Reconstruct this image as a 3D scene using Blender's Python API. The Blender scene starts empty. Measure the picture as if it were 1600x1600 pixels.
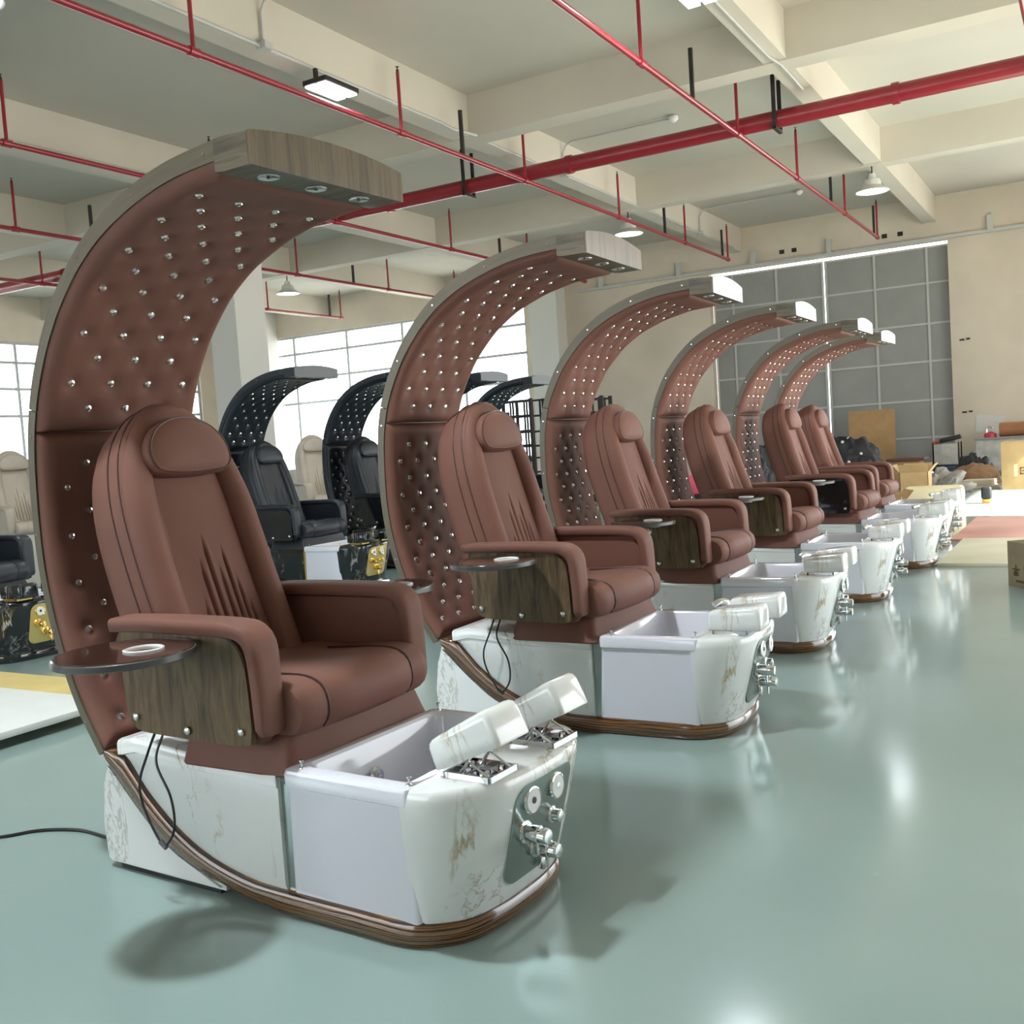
import bpy, bmesh, math, random
from mathutils import Vector, Matrix
import numpy as np

# ------------------------------------------------------------------ camera, world, light
scn = bpy.context.scene
COL = scn.collection
yaw, pitch, roll = math.radians(30.2607), math.radians(-3.7429), math.radians(-3.8027)
CAM_H = 1.3
fv = Vector((-math.sin(yaw)*math.cos(pitch), math.cos(yaw)*math.cos(pitch), math.sin(pitch)))
rv = Vector((math.cos(yaw), math.sin(yaw), 0)); uv_ = rv.cross(fv)
r2 = math.cos(roll)*rv + math.sin(roll)*uv_
u2 = -math.sin(roll)*rv + math.cos(roll)*uv_
cam_d = bpy.data.cameras.new('camera'); cam_d.sensor_width = 36; cam_d.lens = 36
cam_d.clip_start = 0.05; cam_d.clip_end = 300
cam = bpy.data.objects.new('camera', cam_d); COL.objects.link(cam)
M = Matrix((r2, u2, -fv)).transposed().to_4x4(); M.translation = (0, 0, CAM_H)
cam.matrix_world = M
scn.camera = cam

world = bpy.data.worlds.new('sky'); scn.world = world; world.use_nodes = True
wn = world.node_tree.nodes; wn['Background'].inputs[0].default_value = (0.90, 0.96, 1.0, 1)
wn['Background'].inputs[1].default_value = 6.0

sun_d = bpy.data.lights.new('sun', 'SUN'); sun_d.energy = 42; sun_d.angle = math.radians(0.6); sun_d.color = (1.0, .93, .82)
sun = bpy.data.objects.new('sun', sun_d); COL.objects.link(sun)
sun.rotation_euler = Vector((-0.80, 0.10, -0.62)).to_track_quat('-Z', 'Y').to_euler()

vs = scn.view_settings
vs.view_transform = 'Standard'; vs.look = 'None'; vs.gamma = 1; vs.use_curve_mapping = False
vs.exposure = -0.08

# ------------------------------------------------------------------ materials
MATS = {}
def nt(name):
    m = bpy.data.materials.new(name); m.use_nodes = True
    return m, m.node_tree.nodes, m.node_tree.links, m.node_tree.nodes['Principled BSDF']
def mat(name, col, rough=.5, metal=0., spec=.5, bump=None, var=None, emit=None, coat=0.):
    if name in MATS: return MATS[name]
    m, n, l, b = nt(name)
    b.inputs['Base Color'].default_value = (*col, 1); b.inputs['Roughness'].default_value = rough
    b.inputs['Metallic'].default_value = metal; b.inputs['Specular IOR Level'].default_value = spec
    b.inputs['Coat Weight'].default_value = coat; b.inputs['Coat Roughness'].default_value = .04
    tc = n.new('ShaderNodeTexCoord')
    if var:
        sc, amt = var
        no = n.new('ShaderNodeTexNoise'); no.inputs['Scale'].default_value = sc; no.inputs['Detail'].default_value = 5
        l.new(tc.outputs['Object'], no.inputs['Vector'])
        r = n.new('ShaderNodeValToRGB')
        r.color_ramp.elements[0].position = .3; r.color_ramp.elements[1].position = .7
        r.color_ramp.elements[0].color = (*[c*(1-amt) for c in col], 1); r.color_ramp.elements[1].color = (*[min(1, c*(1+amt)) for c in col], 1)
        l.new(no.outputs['Fac'], r.inputs['Fac']); l.new(r.outputs['Color'], b.inputs['Base Color'])
    if bump:
        sc, st = bump
        no = n.new('ShaderNodeTexNoise'); no.inputs['Scale'].default_value = sc; no.inputs['Detail'].default_value = 3
        l.new(tc.outputs['Object'], no.inputs['Vector'])
        bp = n.new('ShaderNodeBump'); bp.inputs['Strength'].default_value = st; bp.inputs['Distance'].default_value = .01
        l.new(no.outputs['Fac'], bp.inputs['Height']); l.new(bp.outputs['Normal'], b.inputs['Normal'])
    if emit:
        b.inputs['Emission Color'].default_value = (*emit[0], 1); b.inputs['Emission Strength'].default_value = emit[1]
    MATS[name] = m
    return m
def ramp(n, stops):
    r = n.new('ShaderNodeValToRGB'); e = r.color_ramp.elements
    e[0].position, e[0].color = stops[0][0], (*stops[0][1], 1); e[1].position, e[1].color = stops[-1][0], (*stops[-1][1], 1)
    for p, c in stops[1:-1]:
        x = e.new(p); x.color = (*c, 1)
    return r
def wood_mat(name, stops, scale, rough, coat=0., uv=False, bands=0., dist=6., bw=.35, cr=.05):
    m, n, l, b = nt(name)
    tc = n.new('ShaderNodeTexCoord'); mp = n.new('ShaderNodeMapping')
    mp.inputs['Scale'].default_value = scale
    l.new(tc.outputs['UV' if uv else 'Object'], mp.inputs['Vector'])
    no = n.new('ShaderNodeTexNoise'); no.inputs['Scale'].default_value = 1; no.inputs['Detail'].default_value = 7
    no.inputs['Roughness'].default_value = .62; no.inputs['Distortion'].default_value = .6
    l.new(mp.outputs['Vector'], no.inputs['Vector'])
    fac = no.outputs['Fac']
    if bands:
        wv = n.new('ShaderNodeTexWave'); wv.wave_type = 'BANDS'; wv.bands_direction = 'Y' if uv else 'Z'
        wv.inputs['Scale'].default_value = bands; wv.inputs['Distortion'].default_value = dist
        wv.inputs['Detail'].default_value = 3; wv.inputs['Detail Scale'].default_value = 1.2
        mp2 = n.new('ShaderNodeMapping'); mp2.inputs['Scale'].default_value = (.10, 1, 1) if uv else (.16, .16, 1)
        l.new(tc.outputs['UV' if uv else 'Object'], mp2.inputs['Vector']); l.new(mp2.outputs['Vector'], wv.inputs['Vector'])
        mx = n.new('ShaderNodeMix'); mx.data_type = 'FLOAT'; mx.inputs[0].default_value = bw
        l.new(fac, mx.inputs[2]); l.new(wv.outputs['Fac'], mx.inputs[3]); fac = mx.outputs[0]
    r = ramp(n, stops); l.new(fac, r.inputs['Fac']); l.new(r.outputs['Color'], b.inputs['Base Color'])
    b.inputs['Roughness'].default_value = rough; b.inputs['Coat Weight'].default_value = coat; b.inputs['Coat Roughness'].default_value = cr
    MATS[name] = m; return m
def marble_mat(name, base, vein, vein2, scale=2.2, thin=.018, rough=.12):
    m, n, l, b = nt(name)
    tc = n.new('ShaderNodeTexCoord'); mp = n.new('ShaderNodeMapping')
    mp.inputs['Scale'].default_value = (1.5, 1.2, .55); mp.inputs['Rotation'].default_value = (.15, .3, .2)
    l.new(tc.outputs['Object'], mp.inputs['Vector'])
    def vein_fac(sc, th, off):
        no = n.new('ShaderNodeTexNoise'); no.inputs['Scale'].default_value = sc; no.inputs['Detail'].default_value = 8
        no.inputs['Roughness'].default_value = .62; no.inputs['Distortion'].default_value = .5
        a = n.new('ShaderNodeVectorMath'); a.operation = 'ADD'; a.inputs[1].default_value = (off, off*.7, off*1.3)
        l.new(mp.outputs['Vector'], a.inputs[0]); l.new(a.outputs[0], no.inputs['Vector'])
        s = n.new('ShaderNodeMath'); s.operation = 'SUBTRACT'; s.inputs[1].default_value = .5; l.new(no.outputs['Fac'], s.inputs[0])
        ab = n.new('ShaderNodeMath'); ab.operation = 'ABSOLUTE'; l.new(s.outputs[0], ab.inputs[0])
        mr = n.new('ShaderNodeMapRange'); mr.inputs['From Min'].default_value = 0; mr.inputs['From Max'].default_value = th
        mr.inputs['To Min'].default_value = 1; mr.inputs['To Max'].default_value = 0; l.new(ab.outputs[0], mr.inputs['Value'])
        nm = n.new('ShaderNodeTexNoise'); nm.inputs['Scale'].default_value = 3.2; nm.inputs['Detail'].default_value = 2
        l.new(a.outputs[0], nm.inputs['Vector'])
        mm = n.new('ShaderNodeMapRange'); mm.inputs['From Min'].default_value = .52; mm.inputs['From Max'].default_value = .62
        l.new(nm.outputs['Fac'], mm.inputs['Value'])
        mu = n.new('ShaderNodeMath'); mu.operation = 'MULTIPLY'; l.new(mr.outputs[0], mu.inputs[0]); l.new(mm.outputs[0], mu.inputs[1])
        return mu.outputs[0]
    f1 = vein_fac(scale, thin, 3.1); f2 = vein_fac(scale*1.9, thin*.6, 9.7)
    m1 = n.new('ShaderNodeMix'); m1.data_type = 'RGBA'; m1.inputs[6].default_value = (*base, 1); m1.inputs[7].default_value = (*vein, 1); l.new(f1, m1.inputs[0])
    m2 = n.new('ShaderNodeMix'); m2.data_type = 'RGBA'; m2.inputs[7].default_value = (*vein2, 1); l.new(f2, m2.inputs[0]); l.new(m1.outputs[2], m2.inputs[6])
    l.new(m2.outputs[2], b.inputs['Base Color']); b.inputs['Roughness'].default_value = rough; b.inputs['Coat Weight'].default_value = .5
    b.inputs['Coat Roughness'].default_value = .03
    MATS[name] = m; return m

LEATHER = mat('brown_leather', (.188, .087, .067), .56, spec=.18, bump=(220, .06), var=(3, .08))
PIPING = mat('brown_piping', (.085, .032, .025), .5)
BLK_LEATHER = mat('black_leather', (.013, .018, .025), .38, bump=(220, .06))
BLK_PIPING = mat('black_piping', (.01, .012, .016), .5)
BEIGE = mat('beige_leather', (.42, .36, .29), .6, var=(4, .1))
BEIGE_P = mat('beige_piping', (.30, .25, .2), .6)
WOODC = wood_mat('grey_brown_veneer', [(.28, (.028, .022, .014)), (.45, (.085, .068, .044)), (.58, (.140, .112, .072)), (.75, (.035, .028, .018))], (3.0, 34, 34), .38, uv=True)
WOODX = wood_mat('grey_brown_veneer_level', [(.28, (.028, .022, .014)), (.45, (.085, .068, .044)), (.58, (.140, .112, .072)), (.75, (.035, .028, .018))], (2.6, 30, 30), .38)
VSTOPS = [(.30, (.030, .019, .010)), (.45, (.095, .062, .033)), (.57, (.150, .102, .056)), (.72, (.038, .025, .014))]
WOODV = wood_mat('brown_veneer_upright', VSTOPS, (30, 30, 3.6), .42)
WOODV.node_tree.nodes['Principled BSDF'].inputs['Specular IOR Level'].default_value = .25
WOODF = wood_mat('glossy_veneer_upright', VSTOPS, (34, 34, 2.0), .33, coat=.7, cr=.16)
ZEBRA = wood_mat('glossy_zebra_wood', [(.25, (.018, .007, .003)), (.40, (.10, .040, .012)), (.56, (.27, .125, .040)), (.66, (.20, .085, .026)), (.8, (.035, .014, .006))], (5.0, 70, 1), .14, coat=.8, uv=True, bands=22, dist=5, bw=.5)
MARBLE = marble_mat('white_marble', (.80, .82, .82), (.40, .31, .18), (.48, .45, .40))
BMARBLE = marble_mat('black_marble', (.010, .013, .016), (.5, .48, .42), (.25, .25, .24), thin=.012)
TUB = mat('glossy_white_tub', (.76, .77, .86), .1, coat=.4)
CHROME = mat('chrome', (.78, .78, .8), .08, metal=1)
GOLD = mat('gold', (.85, .60, .20), .15, metal=1)
MIRROR = mat('mirror_panel', (.36, .42, .41), .18, metal=.8)
GOLDPANEL = mat('gold_panel', (.80, .62, .26), .3, metal=.7)
CRYSTAL = mat('crystal', (.92, .93, .95), .03, metal=.9)
WHITE = mat('white_plastic', (.82, .82, .82), .3)
BLACK = mat('black_plastic', (.012, .012, .013), .35)
DARKTRAY = mat('dark_brown_lacquer', (.045, .022, .016), .15, coat=.6)
TRAYRIM = mat('grey_edge_band', (.07, .072, .075), .3)
BLACKLAC = mat('black_lacquer', (.008, .009, .012), .08, coat=.8)
LED = mat('spotlight_glass', (.7, .72, .7), .12, metal=.7)
GREYF = mat('grey_foam', (.5, .47, .42), .8)

def palette(kind):
    if kind == 'brown':
        return dict(leather=LEATHER, piping=PIPING, wood=WOODC, woodv=WOODV, fascia=WOODF, trim=ZEBRA, marble=MARBLE, tub=TUB, metal=CHROME, panel=MIRROR, tray=DARKTRAY)
    if kind == 'black':
        return dict(leather=BLK_LEATHER, piping=BLK_PIPING, wood=BLK_LEATHER, woodv=BLACKLAC, fascia=mat('slate_grey_board', (.10, .11, .12), .4), trim=BLACKLAC, marble=BMARBLE, tub=TUB, metal=GOLD, panel=GOLDPANEL, tray=BLACKLAC)

# ------------------------------------------------------------------ mesh helpers
MC = {}
def mesh_from(key, verts, faces, smooth=True, angle=40, uvs=None):
    me = bpy.data.meshes.new(key); me.from_pydata([tuple(v) for v in verts], [], faces); me.update()
    bm = bmesh.new(); bm.from_mesh(me); bmesh.ops.recalc_face_normals(bm, faces=bm.faces); bm.to_mesh(me); bm.free()
    if uvs is not None:
        ul = me.uv_layers.new(name='UVMap')
        for lp in me.loops: ul.data[lp.index].uv = uvs[lp.vertex_index]
    if smooth:
        me.shade_smooth(); me.set_sharp_from_angle(angle=math.radians(angle))
    return me
def bm_mesh(key, bm, smooth=True, angle=40):
    bmesh.ops.recalc_face_normals(bm, faces=bm.faces)
    me = bpy.data.meshes.new(key); bm.to_mesh(me); bm.free()
    if smooth: me.shade_smooth(); me.set_sharp_from_angle(angle=math.radians(angle))
    return me
def cached(key, fn):
    if key not in MC: MC[key] = fn()
    return MC[key]
def obj(name, me, m, parent=None, loc=None, rot=None, label=None):
    o = bpy.data.objects.new(name, me); COL.objects.link(o)
    if m is not None:
        if len(me.materials) == 0: me.materials.append(m)
        elif me.materials[0] is not m:
            o.material_slots[0].link = 'OBJECT'; o.material_slots[0].material = m
    if parent: o.parent = parent
    if loc: o.location = loc
    if rot: o.rotation_euler = rot
    if label: o['label'] = label
    return o
def thing(name, label, cat, loc=(0, 0, 0), rz=0., group=None):
    o = bpy.data.objects.new(name, None); COL.objects.link(o); o.location = loc; o.rotation_euler = (0, 0, rz); o.empty_display_size = .1
    return tag(o, label, cat, group)
def tag(o, label, cat, group=None):
    o['label'] = label; o['category'] = cat
    if group: o['group'] = group
    return o
def struct(o): o['kind'] = 'structure'; return o

def box_mesh(key, sx, sy, sz, bev=.0, seg=2, c=(0, 0, 0)):
    bm = bmesh.new(); bmesh.ops.create_cube(bm, size=1)
    for v in bm.verts: v.co = Vector((v.co.x*sx+c[0], v.co.y*sy+c[1], v.co.z*sz+c[2]))
    if bev: bmesh.ops.bevel(bm, geom=bm.edges[:], offset=bev, segments=seg, affect='EDGES', profile=.5)
    return bm_mesh(key, bm, smooth=bev > 0)
def boxc(x0, x1, y0, y1, z0, z1, key='box', bev=0., seg=2):
    return box_mesh(key, x1-x0, y1-y0, z1-z0, bev, seg, ((x0+x1)/2, (y0+y1)/2, (z0+z1)/2))
def cyl_mesh(key, r, h, n=20, r2=None, bev=0., axis='Z', seg=2):
    bm = bmesh.new(); bmesh.ops.create_cone(bm, cap_ends=True, segments=n, radius1=r, radius2=r if r2 is None else r2, depth=h)
    if bev:
        es = [e for e in bm.edges if any(len(f.verts) > 4 for f in e.link_faces)]
        bmesh.ops.bevel(bm, geom=es, offset=bev, segments=seg, affect='EDGES')
    if axis == 'X': bmesh.ops.rotate(bm, verts=bm.verts, matrix=Matrix.Rotation(math.pi/2, 3, 'Y'))
    if axis == 'Y': bmesh.ops.rotate(bm, verts=bm.verts, matrix=Matrix.Rotation(math.pi/2, 3, 'X'))
    return bm_mesh(key, bm)
def lathe_mesh(key, prof, n=24):
    v, f = [], []
    for r, z in prof:
        for i in range(n):
            a = 2*math.pi*i/n; v.append((r*math.cos(a), r*math.sin(a), z))
    for j in range(len(prof)-1):
        for i in range(n): f.append((j*n+i, j*n+(i+1) % n, (j+1)*n+(i+1) % n, (j+1)*n+i))
    f.append(tuple(range(n))); f.append(tuple((len(prof)-1)*n+i for i in range(n)))
    return mesh_from(key, v, f)
def smooth_path(pts, n, closed=False):
    P = [np.array(p, float) for p in pts]; m = len(P); out = []
    segs = m if closed else m-1
    for i in range(segs):
        p1, p2 = P[i], P[(i+1) % m]
        p0 = P[i-1] if (closed or i > 0) else 2*p1-p2
        p3 = P[(i+2) % m] if (closed or i+2 < m) else 2*p2-p1
        for k in range(12):
            t = k/12
            out.append(.5*((2*p1)+(-p0+p2)*t+(2*p0-5*p1+4*p2-p3)*t*t+(-p0+3*p1-3*p2+p3)*t**3))
    if not closed: out.append(P[-1])
    else: out.append(out[0])
    out = np.array(out); d = np.r_[0, np.cumsum(np.linalg.norm(np.diff(out, axis=0), axis=1))]
    s = np.linspace(0, d[-1], n+1 if closed else n)
    r = np.stack([np.interp(s, d, out[:, k]) for k in range(out.shape[1])], 1)
    return r[:-1] if closed else r
def tube_mesh(key, pts, r, n=8, samples=None, closed=False, sx=1., smoothp=True):
    P = smooth_path(pts, samples or len(pts)*6, closed) if smoothp else np.array(pts, float)
    m = len(P); v, f = [], []
    up = np.array((0, 0, 1.))
    prev = None
    for i in range(m):
        a = P[(i+1) % m] if (closed or i < m-1) else P[i]; b = P[i-1] if (closed or i > 0) else P[i]
        t = a-b; t = t/(np.linalg.norm(t)+1e-12)
        if prev is None:
            ref = up if abs(t[2]) < .9 else np.array((1., 0, 0)); nrm = np.cross(t, ref)
        else: nrm = prev-t*(prev@t)
        nrm /= np.linalg.norm(nrm); prev = nrm; bi = np.cross(t, nrm)
        for k in range(n):
            an = 2*math.pi*k/n; v.append(P[i]+r*(math.cos(an)*nrm+sx*math.sin(an)*bi))
    for i in range(m if closed else m-1):
        for k in range(n):
            j = (i+1) % m; f.append((i*n+k, i*n+(k+1) % n, j*n+(k+1) % n, j*n+k))
    if not closed: f.append(tuple(range(n))); f.append(tuple((m-1)*n+k for k in range(n)))
    return mesh_from(key, v, f)
def loft(key, rings, cap=True, closed=True, angle=40, uvs=None, strip=False):
    n = len(rings[0]); v = [p for r in rings for p in r]; f = []
    for j in range(len(rings)-1):
        for i in range(n if closed else n-1): f.append((j*n+i, j*n+(i+1) % n, (j+1)*n+(i+1) % n, (j+1)*n+i))
    if strip:
        for b0 in (0, (len(rings)-1)*n):
            for i in range((n-1)//2):
                q = [i, i+1, n-2-i, n-1-i]; f.append(tuple(b0+k for k in dict.fromkeys(q)))
    elif cap: f.append(tuple(range(n))); f.append(tuple((len(rings)-1)*n+i for i in range(n)))
    return mesh_from(key, v, f, angle=angle, uvs=uvs)
def prism_y(key, poly, y0, y1, bev=0., seg=2, angle=40):
    """polygon in (x,z) extruded along y"""
    bm = bmesh.new(); a = [bm.verts.new((p[0], y0, p[1])) for p in poly]; b = [bm.verts.new((p[0], y1, p[1])) for p in poly]
    n = len(poly); fa = bm.faces.new(a); fb = bm.faces.new(b[::-1])
    for i in range(n): bm.faces.new((a[i], b[i], b[(i+1) % n], a[(i+1) % n]))
    if bev:
        es = list(set(fa.edges[:]+fb.edges[:])); bmesh.ops.bevel(bm, geom=es, offset=bev, segments=seg, affect='EDGES')
    return bm_mesh(key, bm, angle=angle)
def pw(x, pts): return float(np.interp(x, [p[0] for p in pts], [p[1] for p in pts]))
def inset(poly, d):
    P = np.array(poly, float); t = np.roll(P, -1, 0)-np.roll(P, 1, 0); t /= np.linalg.norm(t, axis=1)[:, None]+1e-9
    area = .5*np.sum(P[:, 0]*np.roll(P[:, 1], -1)-np.roll(P[:, 0], -1)*P[:, 1]); s = 1 if area > 0 else -1
    nrm = np.stack([-t[:, 1], t[:, 0]], 1)*s
    return P+nrm*d

# ------------------------------------------------------------------ spa chair: geometry in chair space (x forward, y across, z up)
OUTER = [(-.676, .372), (-.781, .535), (-.866, .747), (-.914, .964), (-.925, 1.181), (-.912, 1.397), (-.872, 1.565), (-.797, 1.726), (-.703, 1.859),
         (-.580, 1.979), (-.434, 2.072), (-.270, 2.135), (-.119, 2.171), (.022, 2.187), (.141, 2.193), (.241, 2.187)]
NP_ = 120
PROF = smooth_path(OUTER, NP_)
_t = np.gradient(PROF, axis=0); _t /= np.linalg.norm(_t, axis=1)[:, None]
PNRM = np.stack([_t[:, 1], -_t[:, 0]], 1)          # points to the sitter
PS = np.r_[0, np.cumsum(np.linalg.norm(np.diff(PROF, axis=0), axis=1))]
def prof_at(s): return np.array([np.interp(s, PS, PROF[:, 0]), np.interp(s, PS, PROF[:, 1])]), np.array([np.interp(s, PS, PNRM[:, 0]), np.interp(s, PS, PNRM[:, 1])])
def wood_t(s): return pw(s, [(0, .030), (PS[-1]*.4, .036), (PS[-1]*.75, .055), (PS[-1]*.9, .055), (PS[-1], .058)])
CW = .32
S_SEAM = float(np.interp(1.452, PROF[:60, 1], PS[:60]))
S_JOINT = float(np.interp(1.525, PROF[:60, 1], PS[:60]))
S_END = float(np.interp(.115, PROF[-40:, 0], PS[-40:]))
def canopy_board(s0, s1, key):
    ss = np.linspace(s0, s1, max(12, int((s1-s0)/.03))); rings, uvs = [], []
    ny = 9
    for s in ss:
        p, n = prof_at(s); t = wood_t(s); ring = []
        for k in range(ny):
            y = -CW+2*CW*k/(ny-1); cr = .028*(1-(y/CW)**2)*min(1, s/PS[-1]*1.2)
            q = p-n*cr; ring.append((q[0], y, q[1])); uvs.append((s, k*.1))
        for k in range(ny):
            y = CW-2*CW*k/(ny-1); q = p+n*t; ring.append((q[0], y, q[1])); uvs.append((s, 1.0+k*.1))
        rings.append(ring)
    # side strips need v across the thickness: nudge the uv of the inner edge
    m = loft(key, rings, uvs=uvs); return m
def tip_block():
    rings = []
    p1, n1 = prof_at(S_END-.005); p2, n2 = prof_at(PS[-1])
    xs = np.linspace(p1[0], p2[0], 5); ny = 9
    for i, x in enumerate(xs):
        s = np.interp(x, PROF[-40:, 0], PS[-40:]); p, n = prof_at(s); ring = []
        for k in range(ny):
            y = -CW+2*CW*k/(ny-1); cr = .028*(1-(y/CW)**2)+.001; ring.append((x, y*1.004, p[1]+cr))
        for k in range(ny):
            y = CW-2*CW*k/(ny-1); zb = 2.100 if i > 0 else 2.104
            ring.append((x, y*1.004, zb))
        rings.append(ring)
    return loft('tip_block', rings)
def fascia():
    x = PROF[-1, 0]; ny = 17; a, b = [], []
    ring0, ring1 = [], []
    for dx, ring in ((0., ring0), (.012, ring1)):
        for k in range(ny):
            y = -CW+2*CW*k/(ny-1); ring.append((x+dx, y*1.006, PROF[-1, 1]+.028*(1-(y/CW)**2)+.003))
        for k in range(ny):
            y = CW-2*CW*k/(ny-1); ring.append((x+dx, y*1.006, 2.098))
    return loft('fascia', [ring0, ring1])
def rows(s0, s1, n=12):
    out = []
    for i in range(n):
        s = s0+(s1-s0)*i/(n-1)
        out += [(s, y) for y in ((-.15, 0, .15) if i % 2 == 0 else (-.228, -.076, .076, .228))]
    return out
UP_ROWS = rows(S_SEAM+.095, S_END-.20)
LO_ROWS = rows(.085, S_SEAM-.11)[::1]
LO_ROWS = [(S_SEAM+0.0-(s-.085)-.11, y) for s, y in LO_ROWS]
PADT = .046
def pad_h(s, y, s0, s1, btn):
    e = .045; d = min(s-s0, s1-s, CW-.006-abs(y)); d = max(0., d)
    h = PADT*(math.sqrt(max(0, 1-(1-min(d, e)/e)**2)))
    for bs, by in btn:
        q = (bs-s)**2+(by-y)**2
        if q < .02: h -= .014*math.exp(-q/(2*.017**2))+.004*math.exp(-q/(2*.042**2))
    return h
def tufted(key, s0, s1, btn, ns):
    ny = 46; v, f = [], []
    ts = [0, .004, .012, .022]+list(np.linspace(.034, (s1-s0)-.034, ns))+[(s1-s0)-.022, (s1-s0)-.012, (s1-s0)-.004, s1-s0]
    w = CW-.006
    ys = [-w, -w+.004, -w+.012, -w+.022]+list(np.linspace(-w+.034, w-.034, ny))+[w-.022, w-.012, w-.004, w]
    for t in ts:
        s = s0+t; p, n = prof_at(s); tw = wood_t(s)-.002
        for y in ys:
            q = p+n*(tw+pad_h(s, y, s0, s1, btn)); v.append((q[0], y, q[1]))
    m = len(ys)
    for i in range(len(ts)-1):
        for j in range(m-1): f.append((i*m+j, i*m+j+1, (i+1)*m+j+1, (i+1)*m+j))
    return mesh_from(key, v, f, angle=80)
def button_mesh():
    prof = [(.014, -.006), (.0155, .001), (.0112, .0075), (.0048, .010)]
    me = lathe_mesh('button', prof, 8)
    for p in me.polygons: p.use_smooth = False
    return me
# base curves
ZUP = [(-.67, .393), (-.548, .393), (-.440, .283), (-.313, .188), (-.173, .120), (.006, .079), (.138, .072), (.300, .070), (.9, .066)]
ZLO = [(-.67, .385), (-.626, .365), (-.540, .269), (-.367, .129), (-.223, .070), (-.023, .021), (.1, .006), (.2, 0), (.9, 0)]
_zu = smooth_path(ZUP, 80); _zl = smooth_path(ZLO, 80)
def zup(x): return float(np.interp(x, _zu[:, 0], _zu[:, 1]))
def zlo(x): return float(np.interp(x, _zl[:, 0], _zl[:, 1]))
def plan(xb, w, front, nside=26):
    """closed outline, near side first; front = list of (x,|y|) from side to centre"""
    xs = np.linspace(xb, front[0][0], nside)
    fr = smooth_path(front+[(front[-2][0], -front[-2][1])], 20)
    fr = [p for p in fr if p[1] >= -.001]
    near = [(x, -w) for x in xs[:-1]]+[(p[0], -p[1]) for p in fr]
    far = [(p[0], p[1]) for p in fr[:-1]][::-1]+[(x, w) for x in xs[:-1]][::-1]
    return near+far
F_BOT = [(.56, .334), (.62, .325), (.685, .288), (.742, .222), (.768, .11), (.773, 0)]
F_TOP = [(.56, .352), (.67, .349), (.742, .328), (.800, .276), (.842, .200), (.858, .10), (.862, 0)]
def trim():
    o = plan(-.626, .334, F_BOT); rings = []
    cl = np.r_[0, np.cumsum(np.linalg.norm(np.diff(np.array(o), axis=0), axis=1))]; uvs = []
    for t, d in ((0, .010), (.15, .001), (.45, -.004), (.75, -.004), (.93, .002), (1, .014)):
        q = inset(o, d); r = []
        for (x, y), (x0, y0) in zip(q, o):
            a, b = zlo(x0), zup(x0); r.append((x, y, a+(b-a)*t))
        rings.append(r); uvs += [(c_, t*.075) for c_ in cl]
    return loft('trim', rings, uvs=uvs, strip=True)
def rear_shell():
    xs = np.linspace(-.622, -.11, 14)
    poly = [(-.11, .016), (-.668, .016), (-.677, .04), (-.673, .145), (-.654, .28), (-.635, .355)]+[(x, max(.018, zlo(x)-.004)) for x in xs]
    return prism_y('rear_shell', poly, -.326, .326, bev=.012)
def side_body():
    o = [(x, -.328) for x in np.linspace(-.560, .158, 26)]+[(x, .328) for x in np.linspace(.158, -.560, 26)]
    rings = []
    def top(x): return pw(x, [(-.55, .440), (-.47, .458), (-.2, .436), (.12, .425)])
    for mode in range(7):
        r = []
        for x, y in o:
            zb, zt = zup(x)-.012, top(x); sg = 1 if y > 0 else -1
            zm = max(zb+.002, zt-.05)
            ins = {0: .016, 1: .004, 2: .004, 3: -.002, 4: -.002, 5: .004, 6: .018}[mode]
            z = {0: zb, 1: min(zb+.03, zm), 2: zm-.004, 3: zm, 4: zt-.014, 5: zt-.004, 6: zt}[mode]
            z = max(z, zb)
            r.append((x, y-sg*ins, z))
        rings.append(r)
    return loft('side_body', rings, strip=True)
def tub_mesh():
    x0, x1 = .208, .660
    def rect(a, b, w, z, r=.02):
        pts = []
        for cx, cy, a0 in ((b-r, w-r, 0), (a+r, w-r, 90), (a+r, -w+r, 180), (b-r, -w+r, 270)):
            for k in range(5):
                an = math.radians(a0+k*22.5); pts.append((cx+r*math.cos(an), cy+r*math.sin(an), z))
        return pts
    rings = [rect(x0-.03, x1-.02, .318, .060), rect(x0, x1, .340, .36), rect(x0, x1, .341, .386), rect(x0-.002, x1, .350, .392), rect(x0-.002, x1, .352, .425),
             rect(x0, x1, .347, .437), rect(x0+.008, x1-.004, .338, .441), rect(x0+.035, x1-.012, .303, .441, .04), rect(x0+.042, x1-.018, .295, .432, .045),
             rect(x0+.055, x1-.03, .278, .25, .06), rect(x0+.075, x1-.05, .255, .13, .07), rect(x0+.11, x1-.08, .215, .115, .07)]
    return loft('tub', rings)
def console_ring(z, d=0.):
    t = min(1., max(0., (z-.06)/.35)); n = 40
    a = smooth_path(F_BOT, n); b = smooth_path(F_TOP, n)
    fr = a*(1-t)+b*t
    x0 = .640+.012*t; fr = [p for p in fr if p[0] > x0]
    fr = smooth_path([tuple(p) for p in fr], n)
    pts = [(p[0], -p[1]) for p in fr]+[(p[0], p[1]) for p in fr[:-1]][::-1]
    return np.array(pts)
def front_x(y, z):
    c = console_ring(z); k = np.argsort(c[:, 1]); return float(np.interp(y, c[k, 1], c[k, 0]))
def console():
    rings = []
    for z, d in ((.058, .012), (.10, .004), (.20, 0), (.32, 0), (.40, 0), (.425, .004), (.436, .012), (.441, .026)):
        c = console_ring(z); cx = np.array((.63, 0))
        cc = c.copy(); v = c-cx; L = np.linalg.norm(v, axis=1)[:, None]; cc = c-v/L*d
        rings.append([(p[0], p[1], z) for p in [(.625, cc[0][1])]+list(cc)+[(.625, cc[-1][1])]])
    return loft('console', rings)
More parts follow.
